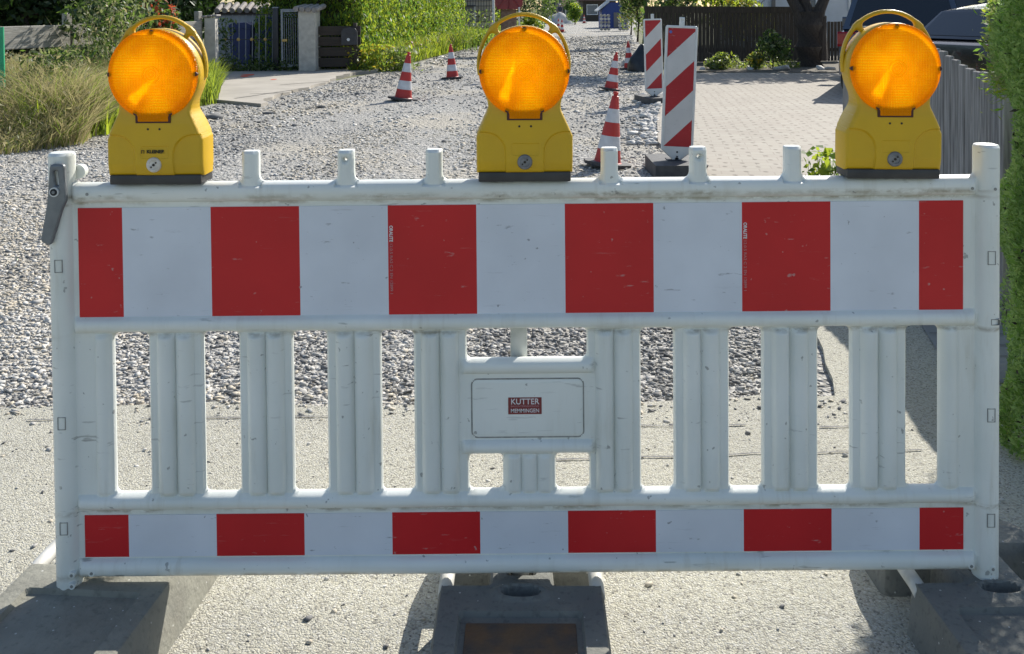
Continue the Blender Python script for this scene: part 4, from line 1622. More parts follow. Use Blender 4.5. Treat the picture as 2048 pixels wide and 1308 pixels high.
def area_pts(n, poly):
    xs_, ys_ = [p[0] for p in poly], [p[1] for p in poly]
    P = np.zeros((0, 2))
    while len(P) < n:
        x = min(xs_) + (max(xs_) - min(xs_)) * rng.random(n)
        y = min(ys_) + (max(ys_) - min(ys_)) * rng.random(n)
        k = in_poly(x, y, poly)
        P = np.concatenate([P, np.stack([x[k], y[k]], 1)])
    return P[:n]


dry_poly = [(-9.0, 9.2), (-5.2, 9.75), (-4.65, 10.6), (-5.1, 12.6), (-5.6, 14.5), (-6.4, 17.5), (-7.2, 18.5), (-9.5, 14)]
P = area_pts(30000, dry_poly)
edge_d = np.clip((P[:, 1] - 9.6) / 2.0, 0.25, 1)
o = blades('tall_dry_grass', P, 0.0, (0.45 + 0.32 * rng.random(len(P))) * edge_d * (1 + .35 * np.sin(P[:, 0] * 2.3 + P[:, 1] * 1.7)), 0.012, 0.95, ['grass_dry', 'grass_green'], [0.76, 0.24], leandir=-.5)
stuff(o, 'tall straw-coloured dry grass drooping over the gravel on the left', 'grass')
S_ = area_pts(9000, dry_poly)
sh = ((0.34 + 0.30 * rng.random(len(S_))) * np.clip((S_[:, 1] - 9.6) / 2.0, 0.3, 1) * (1 + .3 * np.sin(S_[:, 0] * 2.3 + S_[:, 1] * 1.7)))
o = leaves('grass_seed_heads', np.concatenate([S_, sh[:, None]], 1), .075, ['grass_dry', 'leaf_grey'], [.8, .2], None, .16, .3, None, dirs=np.tile([[.6, -.5, -.45]], (len(S_), 1)))
stuff(o, 'drooping tan seed heads over the tall dry grass', 'seed heads')
gp = [(-5.5, 10.8), (-4.7, 11.4), (-5.0, 13.2), (-4.55, 15.2), (-5.2, 17.5), (-6.3, 20.5), (-7.0, 18.5), (-6.2, 15), (-5.7, 12.5)]
P = area_pts(6500, gp)
o = blades('green_grass', P, 0.0, (0.25 + 0.35 * rng.random(len(P))), 0.020, 0.5, ['grass_green', 'leaf_bright'], [0.6, 0.4])
stuff(o, 'short bright green grass around the concrete fence post', 'grass')

# tall weeds in front of the fence
for px, Y, h, lb in ((165, 14.2, 0.95, 'tall leafy weeds in front of the old board fence, left clump'), (232, 14.6, 1.75, 'tallest leafy weeds beside the left lamp before the dark shrubs'), (120, 13.0, 0.95, 'low tangled weeds with dry stems below the cracked boards')):
    p = at(px, 200, Y)
    t_ = thing('wild_weeds', lb, 'weeds', (p.x, Y, 0), group='weeds along the board fence')
    n = 1500
    P_ = np.stack([rng.normal(size=n) * .33, rng.normal(size=n) * .3, h * rng.random(n) ** .8], 1)
    P_[:, :2] *= (1.1 - .6 * (P_[:, 2] / h))[:, None]
    leaves('foliage', P_, .075, ['leaf_mid', 'leaf_grey', 'grass_dry', 'leaf_dark'], [.4, .25, .15, .2], t_, .34, .5)
    blades('stems', rng.normal(size=(120, 2)) * .3, 0.0, h * .85, .012, .25, ['grass_dry', 'leaf_mid'], parent=t_)

# old board fence
fa, fb = Vector((-9.6, 12.2)), Vector((-6.55, 20.8))
fd = (fb - fa).normalized()
fn = Vector((fd.y, -fd.x))
fence_l = thing('board_fence', 'weathered grey fence of wide horizontal boards, broken and half hidden by grass', 'fence', (fa.x, fa.y, 0), math.atan2(fd.y, fd.x))
Lf = (fb - fa).length
segs = 5
for i in range(segs):
    x0, x1 = Lf * i / segs, Lf * (i + 1) / segs
    for z0, z1 in ((0.84, 1.22), (0.32, 0.64)):
        g = Geo()
        j = random.uniform(-.02, .02)
        m4 = Matrix.Rotation(random.uniform(-.012, .012), 4, 'Y')
        g.box(x0 + .03, x1 - .03, -.02, .02, z0 + j, z1 + j, bev=.008, seg=1)
        o = g.build('board', 'wood_old', fence_l)
    g = Geo()
    g.box(x1 - .07, x1 + .07, .022, .14, 0, 1.36 + random.uniform(-.04, .06), bev=.015, seg=1)
    g.build('post', 'wood_old', fence_l)
for px in (85, 115):   # loose slats nailed across the boards
    p = at(px, 60, 14.3)
    t0 = (Vector((p.x, p.y)) - fa).dot(fd)
    g = Geo()
    g.box(-.05, .05, -.05, -.022, -.30, .22, mat=Matrix.Translation((t0, 0, 1.02)) @ Matrix.Rotation(R(22), 4, 'Y'))
    g.build('loose_slat', 'stone_a', fence_l)
p = at(4, 110, 12.6)
g = Geo()
g.cyl((0, 0, 0), (0, 0, 1.25), .035, .03, 12)
o = g.build('green_stake', 'green_post', loc=(p.x, 12.6, 0))
tag(o, 'bright green stake at the left picture edge in front of the board fence', 'stake')

# dark evergreens and shrubs behind the fence
def foliage_tree(name, label, cat, loc, h, r, trunk_r, n, size, mats, wts, group=None, z0=0.0, lumps=9, shape=None, trunkm='bark'):
    t_ = thing(name, label, cat, loc, group=group)
    g = Geo()
    pts = [(0, 0, 0), (r * .05, 0, h * .3), (-r * .04, r * .05, h * .6), (0, 0, h * .85)]
    g.tube(pts, [trunk_r, trunk_r * .8, trunk_r * .5, trunk_r * .2], 10)
    for k in range(6):
        a = k * 2.1 + random.random()
        zz = h * (.35 + .08 * k)
        g.tube([(0, 0, zz), (math.cos(a) * r * .4, math.sin(a) * r * .4, zz + h * .1), (math.cos(a) * r * .75, math.sin(a) * r * .75, zz + h * .22)], [trunk_r * .4, trunk_r * .25, trunk_r * .08], 6)
    g.build('trunk', trunkm, t_)
    P_, d = blob_points(n, (0, 0, z0 + (h - z0) * .52), (r, r, (h - z0) * .5), .3, lumps)
    leaves('crown', P_, size, mats, wts, t_, .5, .3, d)
    return t_


for px, Y, h, r_, lb in ((40, 19.5, 3.6, 1.9, 'dark evergreen behind the board fence at the left edge'), (130, 21.0, 3.8, 1.7, 'dark evergreen behind the loose slats of the board fence'),
                         (330, 25.5, 4.0, 1.7, 'dark spruce behind the left lamp beside the tiled gate wall'), (388, 27.5, 3.6, .9, 'dark drooping spruce directly behind the concrete post')):
    p = at(px, 60, Y)
    foliage_tree('evergreen', lb, 'tree', (p.x, Y, 0), h, r_, .13, 5200, .17, ['leaf_dark', 'leaf_thuja_dk'], [.8, .2], 'dark evergreens behind the board fence', .25)
for px, Y, h, r_, lb, ms in ((215, 17.2, 2.2, .9, 'grey-green shrub with pale twigs over the fence left of the lamp', ['leaf_grey', 'leaf_mid', 'leaf_dark']),
                             (300, 19.0, 2.0, .75, 'shrub with red leaves behind the top of the left lamp', ['leaf_red', 'leaf_mid', 'leaf_dark'])):
    p = at(px, 60, Y)
    foliage_tree('shrub', lb, 'shrub', (p.x, Y, 0), h, r_, .04, 1500, .11, ms, [.3, .3, .4], None, .5)
p = at(478, 20, 24.8)
foliage_tree('shrub', 'bright leafy shrub hanging over the tiled gate wall', 'shrub', (p.x, 26.2, 0), 2.6, .8, .05, 1100, .15, ['leaf_bright', 'leaf_mid'], [.6, .4], None, .8)

# concrete post at the end of the board fence
p = at(424, 152, 20.9)
cp = thing('concrete_post', 'rough pale concrete post at the right end of the board fence', 'post', (p.x, 20.9, 0))
g = Geo()
g.box(-.115, .115, -.11, .11, 0, 1.28, bev=.012, seg=1)
g.build('shaft', 'concrete', cp)
g = Geo()
for k in range(3):
    g.box(-.16 + k * .11, -.055 + k * .11, -.16, .16, 1.285 + .01 * k, 1.325 + .01 * k, bev=.012, seg=1)
g.build('tile_cap', 'tile_grey', cp)

# gate front: tiled wall, rod fence with brass balls, gate, pillar
YW = 25.0
a, b_ = at(432, 140, YW), at(566, 140, YW)
wt = thing('garden_wall', 'blue-grey rendered garden wall with a row of grey coping tiles', 'wall', (a.x, YW, 0))
Lw = b_.x - a.x
g = Geo()
g.box(0, Lw, 0, .2, 0, 1.40)
g.build('wall', 'plaster', wt, smooth=0)
for k in range(9):
    g = Geo()
    x = Lw * (k + .5) / 9
    g.cyl((x, -.16, 1.42), (x, .34, 1.58), .07, .07, 12)
    g.build('coping_tile', 'tile_grey', wt)
g = Geo()
g.box(0, Lw, -.04, -.002, 1.30, 1.40)
g.build('coping_board', 'wood_dark', wt, smooth=0)

def wheelie(px, Y, label, h=1.08, w_=.52):
    p = at(px, 60, Y)
    t_ = thing('wheelie_bin', label, 'bin', (p.x, Y, 0.05), group='blue bins behind the rod fence')
    g = Geo()
    g.prism([(-w_ * .42, .06), (w_ * .42, .06), (w_ * .5, h * .86), (-w_ * .5, h * .86)], -w_ * .45, w_ * .45)
    g.build('bin_body', 'bin_blue', t_, smooth=0)
    g = Geo()
    g.prism([(-w_ * .53, h * .863), (w_ * .53, h * .863), (w_ * .5, h * .95), (w_ * .3, h), (-w_ * .3, h), (-w_ * .5, h * .95)], -w_ * .5, w_ * .5)
    g.build('lid', 'bin_blue', t_, smooth=0)
    for s_ in (-1, 1):
        g = Geo()
        g.cyl((s_ * w_ * .44, w_ * .3, .09), (s_ * w_ * .5, w_ * .3, .09), .09, .09, 14)
        g.build('wheel', 'tyre', t_)


wheelie(485, 24.2, 'blue wheelie bin with a rounded lid behind the brass-balled rods, left one')
wheelie(536, 24.0, 'taller blue wheelie bin behind the rod fence, right one', 1.22, .44)

YF = 22.6
a, b_ = at(446, 145, YF), at(557, 145, YF)
rf = thing('rod_fence', 'thin iron rod fence with brass balls in front of the grey wall', 'fence', (a.x, YF, 0.05))
Lr = b_.x - a.x
g = Geo()
g.box(0, Lr, -.015, .015, .70, .72)
g.box(0, Lr, -.015, .015, 1.27, 1.29)
g.build('rail', 'dark_metal', rf)
for k in range(8):
    x = Lr * (k + .4) / 8.3
    g = Geo()
    g.cyl((x, 0, .05), (x + .02, 0, 1.27), .012, .012, 8)
    g.build('rod', 'iron', rf)
    if k % 2 == 0:
        g = Geo()
        g.lathe([(.001, -.042), (.03, -.03), (.042, 0), (.03, .03), (.001, .042)], 12, center=(x, -.02, .71))
        g.build('brass_ball', 'ball', rf)
# low growth in front of the rods
P_ = np.concatenate([np.stack([rng.random(900) * (Lr + .9) - .3, rng.normal(size=900) * .12 - .15, np.abs(rng.normal(size=900)) * .13], 1),
                     np.stack([rng.normal(size=380) * .13 + .08, rng.normal(size=380) * .12 - .1, rng.random(380) * 1.2], 1)])
pl_ = thing('climbing_plant', 'straggly plant climbing at the left end of the rod fence', 'plant', (a.x, YF, .05))
leaves('foliage', P_, .085, ['leaf_mid', 'leaf_dark', 'leaf_grey'], [.4, .35, .25], pl_, .5, .4)

gt = thing('iron_gate', 'grey iron gate of thin upright bars with scrollwork on top, standing ajar', 'gate', (at(563, 140, 22.4).x, 22.4, 0.05), R(8))
Lg = at(602, 140, 22.4).x - at(563, 140, 22.4).x
g = Geo()
for (x0, x1, z0, z1) in ((0, Lg, .08, .14), (0, Lg, 1.33, 1.40), (0, .045, .14, 1.33), (Lg - .045, Lg, .14, 1.33)):
    g.box(x0, x1, -.02, .02, z0, z1)
g.build('gate_frame', 'iron', gt)
for k in range(7):
    x = .05 + (Lg - .1) * (k + .5) / 7
    g = Geo()
    g.cyl((x, 0, .14), (x, 0, 1.2), .008, .008, 6)
    g.build('bar', 'iron', gt)
for k in range(4):
    x = .07 + (Lg - .14) * (k + .5) / 4
    g = Geo()
    ring = [(x + math.cos(t_) * .035, 0, 1.26 + math.sin(t_) * .035) for t_ in np.linspace(0, 5.2, 12)]
    g.tube(ring, .007, 6)
    g.build('scroll', 'iron', gt)
g = Geo()
g.box(.02, .14, -.05, -.021, .66, .72, bev=.01)
g.build('latch', 'ball', gt)
g = Geo()
px0 = at(552, 140, 22.5).x
gp_ = thing('gate_post', 'dark square gate post between the rod fence and the iron gate', 'post', (px0, 22.5, .05))
g.box(-.05, .07, -.06, .06, 0, 1.42, bev=.006)
g.build('shaft', 'dark_metal', gp_)
g = Geo()
g.box(-.06, .08, -.07, .07, 1.421, 1.45, bev=.006)
g.build('cap', 'iron', gp_)

pp = thing('gate_pillar', 'pale plastered pillar with slanted cap tiles right of the iron gate', 'pillar', (at(617, 140, 22.3).x, 22.3, 0.05))
g = Geo()
g.box(-.19, .19, -.15, .45, 0, 1.36, bev=.012, seg=1)
g.build('shaft', 'concrete', pp)
for k in range(4):
    g = Geo()
    x = -.21 + .14 * k
    g.cyl((x - .02, -.22, 1.40 - .012 * k), (x + .06, .5, 1.46), .06, .06, 10)
    g.build('cap_tile', 'tile_grey', pp)

# ------------------------------------------------------------------ thuja hedge on the left, boards and letterbox at its end
h0, h1 = Vector((-3.45, 22.9)), Vector((-2.0, 42.0))
dv = (h1 - h0)
hl = thing('thuja_hedge', 'tall clipped thuja hedge, sunlit along the street and dark on its near end', 'hedge', (h0.x, h0.y, 0), math.atan2(dv.y, dv.x))
L_, D_, H_ = dv.length, 2.6, 3.0
P_, O_ = shell_points(190000, L_, D_, H_, .11, .12)
keep = (O_[:, 1] < 0) | (O_[:, 0] < 0)
P_, O_ = P_[keep], O_[keep]
# strands hang in vertical streaks
dirs = np.tile(np.array([[0.1, 0.0, 1.0]]), (len(P_), 1))
leaves('foliage', P_, .105, ['leaf_bright', 'leaf_thuja', 'leaf_thuja_dk'], [.5, .32, .18], hl, .30, .1, O_, dirs=dirs)
g = Geo()
g.box(.35, L_ - .3, .35, D_ - .35, 0, H_ - .4)  # unseen solid box added inside the hedge to stop light leaking through
g.build('hedge_core', 'twig', hl, smooth=0)
# (hedge local +Y points to the left, away from the street)

wb = thing('board_screen', 'low brown board screen in the shade at the near end of the hedge', 'fence', (at(638, 140, 22.5).x, 22.5, 0))
Lb = at(722, 140, 22.5).x - at(638, 140, 22.5).x
for k in range(4):
    g = Geo()
    g.box(0, Lb, -.02, .02, .12 + k * .24, .33 + k * .24, bev=.006, seg=1)
    g.build('board', 'wood_mid', wb)
g = Geo()
g.box(Lb - .16, Lb - .08, -.05, .05, 0, 1.12, bev=.008)
g.build('post', 'wood_mid', wb)
p = at(699, 72, 22.4)
lb_ = thing('letterbox', 'dark rounded letterbox hung on the brown board screen', 'letterbox', (p.x, 22.42, p.z - .2))
g = Geo()
g.prism([(-.18, 0), (.18, 0), (.18, .30), (.13, .375), (0, .40), (-.13, .375), (-.18, .30)], -.06, .055)
g.build('box', 'dark_metal', lb_, smooth=0)
g = Geo()
g.box(-.13, .13, -.075, -.061, .27, .29)
g.build('flap', 'dark_metal', lb_)
g = Geo()
g.cyl((-.02, -.061, .12), (-.02, -.07, .12), .035, .035, 14)
g.build('emblem', 'white_metal', lb_)

# wildflowers along the foot of the hedge
wp = [(G(700, 146).x, G(700, 146).y), (G(765, 140).x, G(765, 140).y), (G(850, 118).x, G(850, 118).y), (G(958, 90).x, G(958, 90).y), (-1.6, 44), (-2.3, 44), (-3.0, 30), (-3.75, 22.5)]
P = area_pts(16000, wp)
hh = (.14 + .38 * rng.random(len(P)))
o = blades('verge_growth', P, 0.0, hh * (1 + .45 * np.sin(P[:, 1] * 2.1 + P[:, 0] * 3)), .032, .45, ['leaf_bright', 'grass_green', 'grass_dry', 'leaf_mid'], [.5, .28, .07, .15])
stuff(o, 'yellow-green wild grasses and herbs growing along the foot of the thuja hedge', 'wild growth')
P = area_pts(1500, wp)
P_ = np.concatenate([P, (.2 + .3 * rng.random((len(P), 1)))], 1)
o = leaves('wildflowers', P_, .06, ['flower_y', 'leaf_bright', 'flower_p'], [.62, .3, .08], None, .8, .8)
stuff(o, 'small yellow wildflower heads scattered through the verge growth', 'wildflowers')
for px, py, h, lb, ms, ws in ((745, 143, .62, 'yellow-green bushy herb at the near corner of the verge', ['leaf_bright', 'flower_y', 'leaf_mid'], [.6, .2, .2]),
                              (800, 141, .55, 'grey-green herb just left of the nearer left cone', ['leaf_grey', 'leaf_mid', 'leaf_bright'], [.5, .3, .2]),
                              (930, 100, 1.4, 'tall loose weeds in front of the grey shed door', ['leaf_mid', 'leaf_bright', 'leaf_grey'], [.45, .3, .25]),
                              (965, 92, .6, 'round light green bush at the end of the verge by the middle lamp', ['leaf_bright', 'leaf_mid', 'leaf_bright'], [.5, .3, .2])):
    p = G(px, py)
    t_ = thing('herb_bush', lb, 'plant', (p.x, p.y, 0))
    n = 700
    P_ = np.stack([rng.normal(size=n) * h * .4, rng.normal(size=n) * h * .4, h * rng.random(n) ** .9], 1)
    leaves('foliage', P_, .10, ms, ws, t_, .4, .5)
    blades('stems', rng.normal(size=(60, 2)) * h * .3, 0.0, h, .02, .3, ['leaf_mid'], parent=t_)
p = at(914, 40, 41)
t_ = thing('hollyhock', 'pink hollyhock flowering at the far end of the thuja hedge', 'flower', (p.x, 41, 0))
P_ = np.stack([rng.normal(size=120) * .10, rng.normal(size=120) * .10, .7 + 1.2 * rng.random(120)], 1)
leaves('blossoms', P_, .16, ['flower_p', 'leaf_mid'], [.75, .25], t_, .8, .2)
g = Geo()
g.tube([(0, 0, 0), (.03, 0, 1.0), (.0, .02, 1.9)], [.02, .015, .008], 6)
g.build('stem', 'leaf_mid', t_)

# ------------------------------------------------------------------ far middle of the street
YH = 46.0
xa, xb = at(922, 50, YH).x, at(987, 50, YH).x
hs = thing('small_house', 'cream garden house with a dark trellis grid and a grey door', 'house', (xa, YH, 0))
g = Geo()
g.box(0, xb - xa, 0, 4, 0, 4.2)
g.build('wall', 'plaster_cream', hs, smooth=0)
tg = Geo()
W_ = xb - xa
for k in range(12):
    x = W_ * (k + .5) / 12
    tg.box(x - .012, x + .012, -.06, -.04, .75, 4.1)
for k in range(14):
    tg.box(0, W_, -.038, -.018, .8 + k * .24 - .012, .8 + k * .24 + .012)
tg.build('trellis', 'dark_metal', hs, smooth=0)
dx0, dx1 = at(925, 50, YH - .2).x - xa, at(948, 50, YH - .2).x - xa
g = Geo()
g.box(dx0, dx1, -.28, -.08, 0, 1.50)
dr = g.build('door', 'door_grey', hs, smooth=0)
g = Geo()
g.box(dx0 - .06, dx1 + .08, -.34, -.06, 1.503, 1.56)
g.build('lintel', 'dark_metal', dr, smooth=0)
g = Geo()
g.box(dx1 + .002, dx1 + .09, -.30, -.07, 0, 1.50)
g.build('door_post', 'concrete', dr, smooth=0)
g = Geo()
g.box(W_ - .05, W_ + .06, -.12, -.062, 0, 4.2)
g.build('corner_board', 'white_metal', hs, smooth=0)
g = Geo()
g.prism([(-.3, 4.2), (W_ + .3, 4.2), (W_ / 2, 5.4)], -.3, 4.3)
g.build('roof', 'roof_brown', hs, smooth=0)

wpile = thing('wood_pile', 'stack of dark split logs in front of the cream trellis house', 'wood pile', (at(951, 60, 44.5).x, 44.5, 0))
lg = [Geo(), Geo(), Geo()]
for i in range(9):
    for j in range(6):
        x, z = i * .105 + random.uniform(-.02, .02), .05 + j * .10
        k = random.choice((0, 0, 1, 1, 2))
        lg[k].cyl((x, -.2 + random.uniform(-.06, .06), z), (x, .25, z), .05, .05, 7)
for k, m_ in enumerate(('wood_dark', 'bark', 'wood_old')):
    lg[k].build('logs', m_, wpile)

p = at(1019, 60, 30)
pil = thing('brown_pillar', 'square brown stone pillar under the red planter behind the middle lamp', 'pillar', (p.x - .02, 30, 0))
g = Geo()
g.box(-.24, .24, -.24, .24, 0, 1.385, bev=.02, seg=1)
g.build('shaft', 'brown_stone', pil)
rp = thing('red_planter', 'faceted dark red plastic planter sitting on the brown pillar', 'planter', (p.x - .015, 30, 1.388))
g = Geo()
g.prism([(-.34, 0), (.34, 0), (.42, .14), (.42, .50), (-.42, .50), (-.42, .14)], -.38, .38)
g.build('tub', 'red_plastic', rp, smooth=0)
for x0, x1 in ((-.24, -.10), (0, 0), (.24, .10)):
    g = Geo()
    g.tube([(x0 * 1.4, -.395, .02), (x1 * 1.4, -.395, .30)], .018, 6)
    g.build('rib', 'red_plastic', rp)
p = at(1038.5, 60, 29.4)
wpole = thing('marker_pole', 'thin white pole at the right edge of the brown pillar', 'pole', (p.x, 29.4, 0))
g = Geo()
g.cyl((0, 0, 0), (0, 0, 1.42), .024, .022, 12)
g.build('pole', 'white_metal', wpole)
g = Geo()
g.cyl((0, 0, 1.42), (0, 0, 1.45), .030, .026, 12)
g.build('cap', 'white_metal', wpole)

for px, Y, h, r_, ms, lb in ((1003, 52, 3.0, 1.0, ['leaf_bright', 'leaf_mid'], 'tall yellow-green shrub between the trellis house and the red planter'),
                             (1062, 40, 1.2, .75, ['leaf_bright', 'leaf_mid'], 'low bright shrub right of the white pole'), (1080, 60, 3.2, 1.5, ['leaf_mid', 'leaf_grey'], 'grey-green shrub behind the far verge'),
                             (1050, 54, 3.2, 1.3, ['leaf_dark', 'leaf_grey'], 'dark shrub behind the red planter')):
    p = at(px, 60, Y)
    foliage_tree('shrub', lb, 'shrub', (p.x, Y, 0), h, r_, .05, 1200, .16, ms, [.6, .4], None, .1)
P = area_pts(2500, [(-1.3, 37), (-.1, 45), (1.4, 66), (.2, 66), (-2.0, 44)])
o = blades('far_verge', P, 0.0, .55, .07, .4, ['leaf_bright', 'grass_green', 'leaf_grey'], [.4, .4, .2])
stuff(o, 'far green verge on the left behind the middle lamp', 'grass')

# end of the street
YE = 128
xa, xb = at(1086, 40, YE).x, at(1142, 40, YE).x
o = thing('dark_building', 'dark teal building closing the end of the street behind the walker', 'building', (xa, YE, 0))
g = Geo()
g.box(0, xb - xa, 0, 6, 0, 6.5)
g.build('wall', 'teal_dark', o, smooth=0)
g = Geo()
g.prism([(-.4, 6.5), (xb - xa + .4, 6.5), ((xb - xa) / 2, 8.2)], -.4, 6.4)
g.build('roof', 'roof_brown', o, smooth=0)
g = Geo()
g.box(1.6, 2.6, -.05, -.003, 0, 2.1)
g.build('door', 'door_grey', o, smooth=0)
hp = at(1117, 47, 84)
g = Geo()
prof = [(1.35, 0), (1.15, .25), (.8, .6), (.4, .88), (.12, .98), (.01, 1.0)]
g.lathe(prof, 26)
for i, v in enumerate(g.V):
    q = 1 + .12 * math.sin(v[0] * 4 + v[1] * 3) + .08 * math.sin(v[1] * 9)
    g.V[i] = (v[0] * q, v[1] * q, v[2] * (1 + .08 * math.sin(v[0] * 7)))
o = g.build('gravel_heap', 'heap', loc=(hp.x, 84, -0.02), smooth=60)
tag(o, 'grey heap of gravel at the end of the street beside the walker', 'gravel heap')

# walker far down the street
def person(loc, rz, h=1.76):
    t_ = thing('person', 'person in dark clothes and a pale cap walking at the far end of the street', 'person', loc, rz)
    me = bpy.data.meshes.new('body')
    J = [(0, 0, .95), (0, .0, 1.18), (0, .0, 1.40), (0, -.01, 1.50), (0, -.02, 1.60), (0, -.02, 1.72),
         (.19, 0, 1.40), (.25, .10, 1.14), (.24, .02, .90), (-.19, 0, 1.40), (-.25, -.10, 1.14), (-.23, -.20, .93),
         (.10, 0, .90), (.11, -.12, .50), (.11, -.10, .08), (.11, -.24, .04), (-.10, 0, .90), (-.11, .10, .50), (-.11, .26, .10), (-.11, .14, .03)]
    E = [(0, 1), (1, 2), (2, 3), (3, 4), (4, 5), (2, 6), (6, 7), (7, 8), (2, 9), (9, 10), (10, 11), (0, 12), (12, 13), (13, 14), (14, 15), (0, 16), (16, 17), (17, 18), (18, 19)]
    RD = [.15, .14, .15, .06, .09, .07, .065, .05, .035, .065, .05, .035, .09, .065, .045, .04, .09, .065, .045, .04]
    me.from_pydata(J, E, [])
    me.update()
    o = bpy.data.objects.new('body', me)
    col.objects.link(o)
    md = o.modifiers.new('skin', 'SKIN')
    for i, r_ in enumerate(RD):
        o.data.skin_vertices[0].data[i].radius = (r_, r_ * .8)
    o.data.skin_vertices[0].data[0].use_root = True
    sb = o.modifiers.new('sub', 'SUBSURF')
    sb.levels = sb.render_levels = 2
    dg = bpy.context.evaluated_depsgraph_get()
    dg.update()
    me2 = bpy.data.meshes.new_from_object(o.evaluated_get(dg))
    bpy.data.objects.remove(o)
    for m_ in ('cloth_dark', 'skin', 'cloth_grey'):
        me2.materials.append(MT[m_])
    for p_ in me2.polygons:
        z = p_.center.z
        p_.material_index = 1 if (z > 1.47 or (abs(p_.center.x) > .2 and z < 1.0)) else (0 if z > .93 else 2)
        p_.use_smooth = True
    link('body', me2, t_)
    g = Geo()
    g.lathe([(.105, 1.66), (.11, 1.70), (.095, 1.76), (.05, 1.79), (.001, 1.795)], 16, center=(0, -.02, 0))
    g.build('cap', 'white_metal', t_)
    return t_


p = G(1104, 35.5)
person((p.x, 110, 0), R(200), 1.76)

foliage_tree('clipped_bush', 'round clipped bush with a bright yellow-green top at the end of the street', 'bush', (at(1150, 40, 80).x, 80, 0), 1.75, .78, .06, 2600, .14, ['leaf_bright', 'leaf_thuja', 'leaf_thuja_dk'], [.4, .35, .25], None, .05, 12)
foliage_tree('clipped_bush', 'darker bush behind the round clipped bush under the red roof', 'bush', (at(1141, 40, 90).x, 90, 0), 2.3, .9, .06, 1500, .16, ['leaf_thuja_dk', 'leaf_mid'], [.6, .4], None, .3)

def simple_house(name, label, px0, px1, Y, zw, zr, wallm, roofm, depth=6):
    xa, xb = at(px0, 40, Y).x, at(px1, 40, Y).x
    t_ = thing(name, label, 'house', (xa, Y, 0))
    W_ = xb - xa
    g = Geo()
    g.box(0, W_, 0, depth, 0, zw)
    g.build('wall', wallm, t_, smooth=0)
    g = Geo()
    g.prism([(-.5, zw), (-.5, zw + .12), (depth / 2, zr), (depth + .5, zw + .12), (depth + .5, zw)], -.4, W_ + .4, axis='x')
    g.build('roof', roofm, t_, smooth=0)
    for k in range(2):
        g = Geo()
        x = W_ * (.28 + .44 * k)
        g.box(x - .5, x + .5, -.05, -.003, zw * .35, zw * .8)
        wn = g.build('window', 'window_glass', t_, smooth=0)
        fg = Geo()
        for (a0, a1, b0, b1) in ((x - .56, x + .56, zw * .8, zw * .8 + .07), (x - .56, x + .56, zw * .35 - .07, zw * .35), (x - .56, x - .5, zw * .35, zw * .8), (x + .5, x + .56, zw * .35, zw * .8)):
            fg.box(a0, a1, -.07, -.002, b0, b1)
        fg.build('frame', 'white_metal', wn, smooth=0)
    return t_


simple_house('low_house', 'low house with a pale red tiled roof behind the round bush', 1136, 1186, 112, 1.5, 4.6, 'concrete', 'roof_red')
simple_house('brown_house', 'dark brown house with a brown roof left of the blue shed', 1166, 1232, 98, 2.0, 4.8, 'wood_dark', 'roof_brown')

# blue shed with log stacks before it
YS = 66
xa, xb = at(1198, 40, YS).x, at(1262, 40, YS).x
W_ = xb - xa
bs = thing('blue_shed', 'dark blue wooden shed with a pale felt roof beside the road', 'shed', (xa, YS, 0))
g = Geo()
g.box(0.2, W_ - .2, 0, 2.5, 0, 1.25)
g.build('wall', 'blue_wood', bs, smooth=0)
g = Geo()
g.prism([(.2, 1.25), (W_ - .2, 1.25), (W_ * .72, 1.72), (W_ * .32, 1.72)], .01, 2.49)
g.build('gable', 'blue_wood', bs, smooth=0)
for x0, z0, x1, z1 in ((-.1, 1.12, W_ * .32, 1.74), (W_ * .72, 1.74, W_ + .05, 1.2)):
    g = Geo()
    g.prism([(x0, z0), (x1, z1), (x1, z1 + .07), (x0, z0 + .07)], -.2, 2.6)
    g.build('roof', 'roof_felt', bs, smooth=0)
g = Geo()
g.box(W_ * .33, W_ * .71, -.15, 2.6, 1.82, 2.15)
g.build('roof_box', 'roof_felt', bs, smooth=0)
g = Geo()
g.box(W_ * .46, W_ * .62, -.05, -.003, .05, 1.05)
g.build('door', 'door_grey', bs, smooth=0)
for px, lb in ((1210, 'pale stacked log pile left of the shed door'), (1247, 'pale stacked log pile right of the shed door')):
    p = at(px, 50, 58)
    t_ = thing('log_stack', lb, 'log stack', (p.x, 58, 0), group='log stacks before the blue shed')
    for k in range(5):
        g = Geo()
        for q in range(3):
            g.cyl((-.22 + q * .21, -.3, .12 + k * .2), (-.2 + q * .21, .3, .12 + k * .2), .085, .085, 9)
        g.build('log_row', 'stone_a' if k % 2 else 'wood_old', t_)
#PART4


# ------------------------------------------------------------------ right side
for px, Y, h, r_, lb, ms, ws in ((1275, 40, 2.6, 1.0, 'dark bushy shrub behind the far striped beacon', ['leaf_mid', 'leaf_dark', 'leaf_grey'], [.4, .35, .25]),
                                 (1262, 50, 2.2, .8, 'shrub with orange blossom right of the blue shed', ['leaf_mid', 'leaf_grey', 'flower_y'], [.5, .35, .15]),
                                 (1345, 26.5, 2.6, 1.1, 'leafy shrub rising behind the dark fence by the near beacon', ['leaf_mid', 'leaf_grey', 'leaf_dark'], [.4, .3, .3]),
                                 (1430, 28, 2.7, 1.4, 'light green shrub behind the middle of the dark fence', ['leaf_bright', 'leaf_mid', 'leaf_dark'], [.45, .35, .2]),
                                 (1495, 27, 2.1, 1.0, 'pale yellowish shrub behind the dark fence beside the white house', ['leaf_bright', 'leaf_grey', 'flower_y'], [.4, .4, .2])):
    p = at(px, 60, Y)
    foliage_tree('shrub', lb, 'shrub', (p.x, Y, 0), h, r_, .05, 1700, .13, ms, ws, None, .2)
p = at(1289, 60, 36)
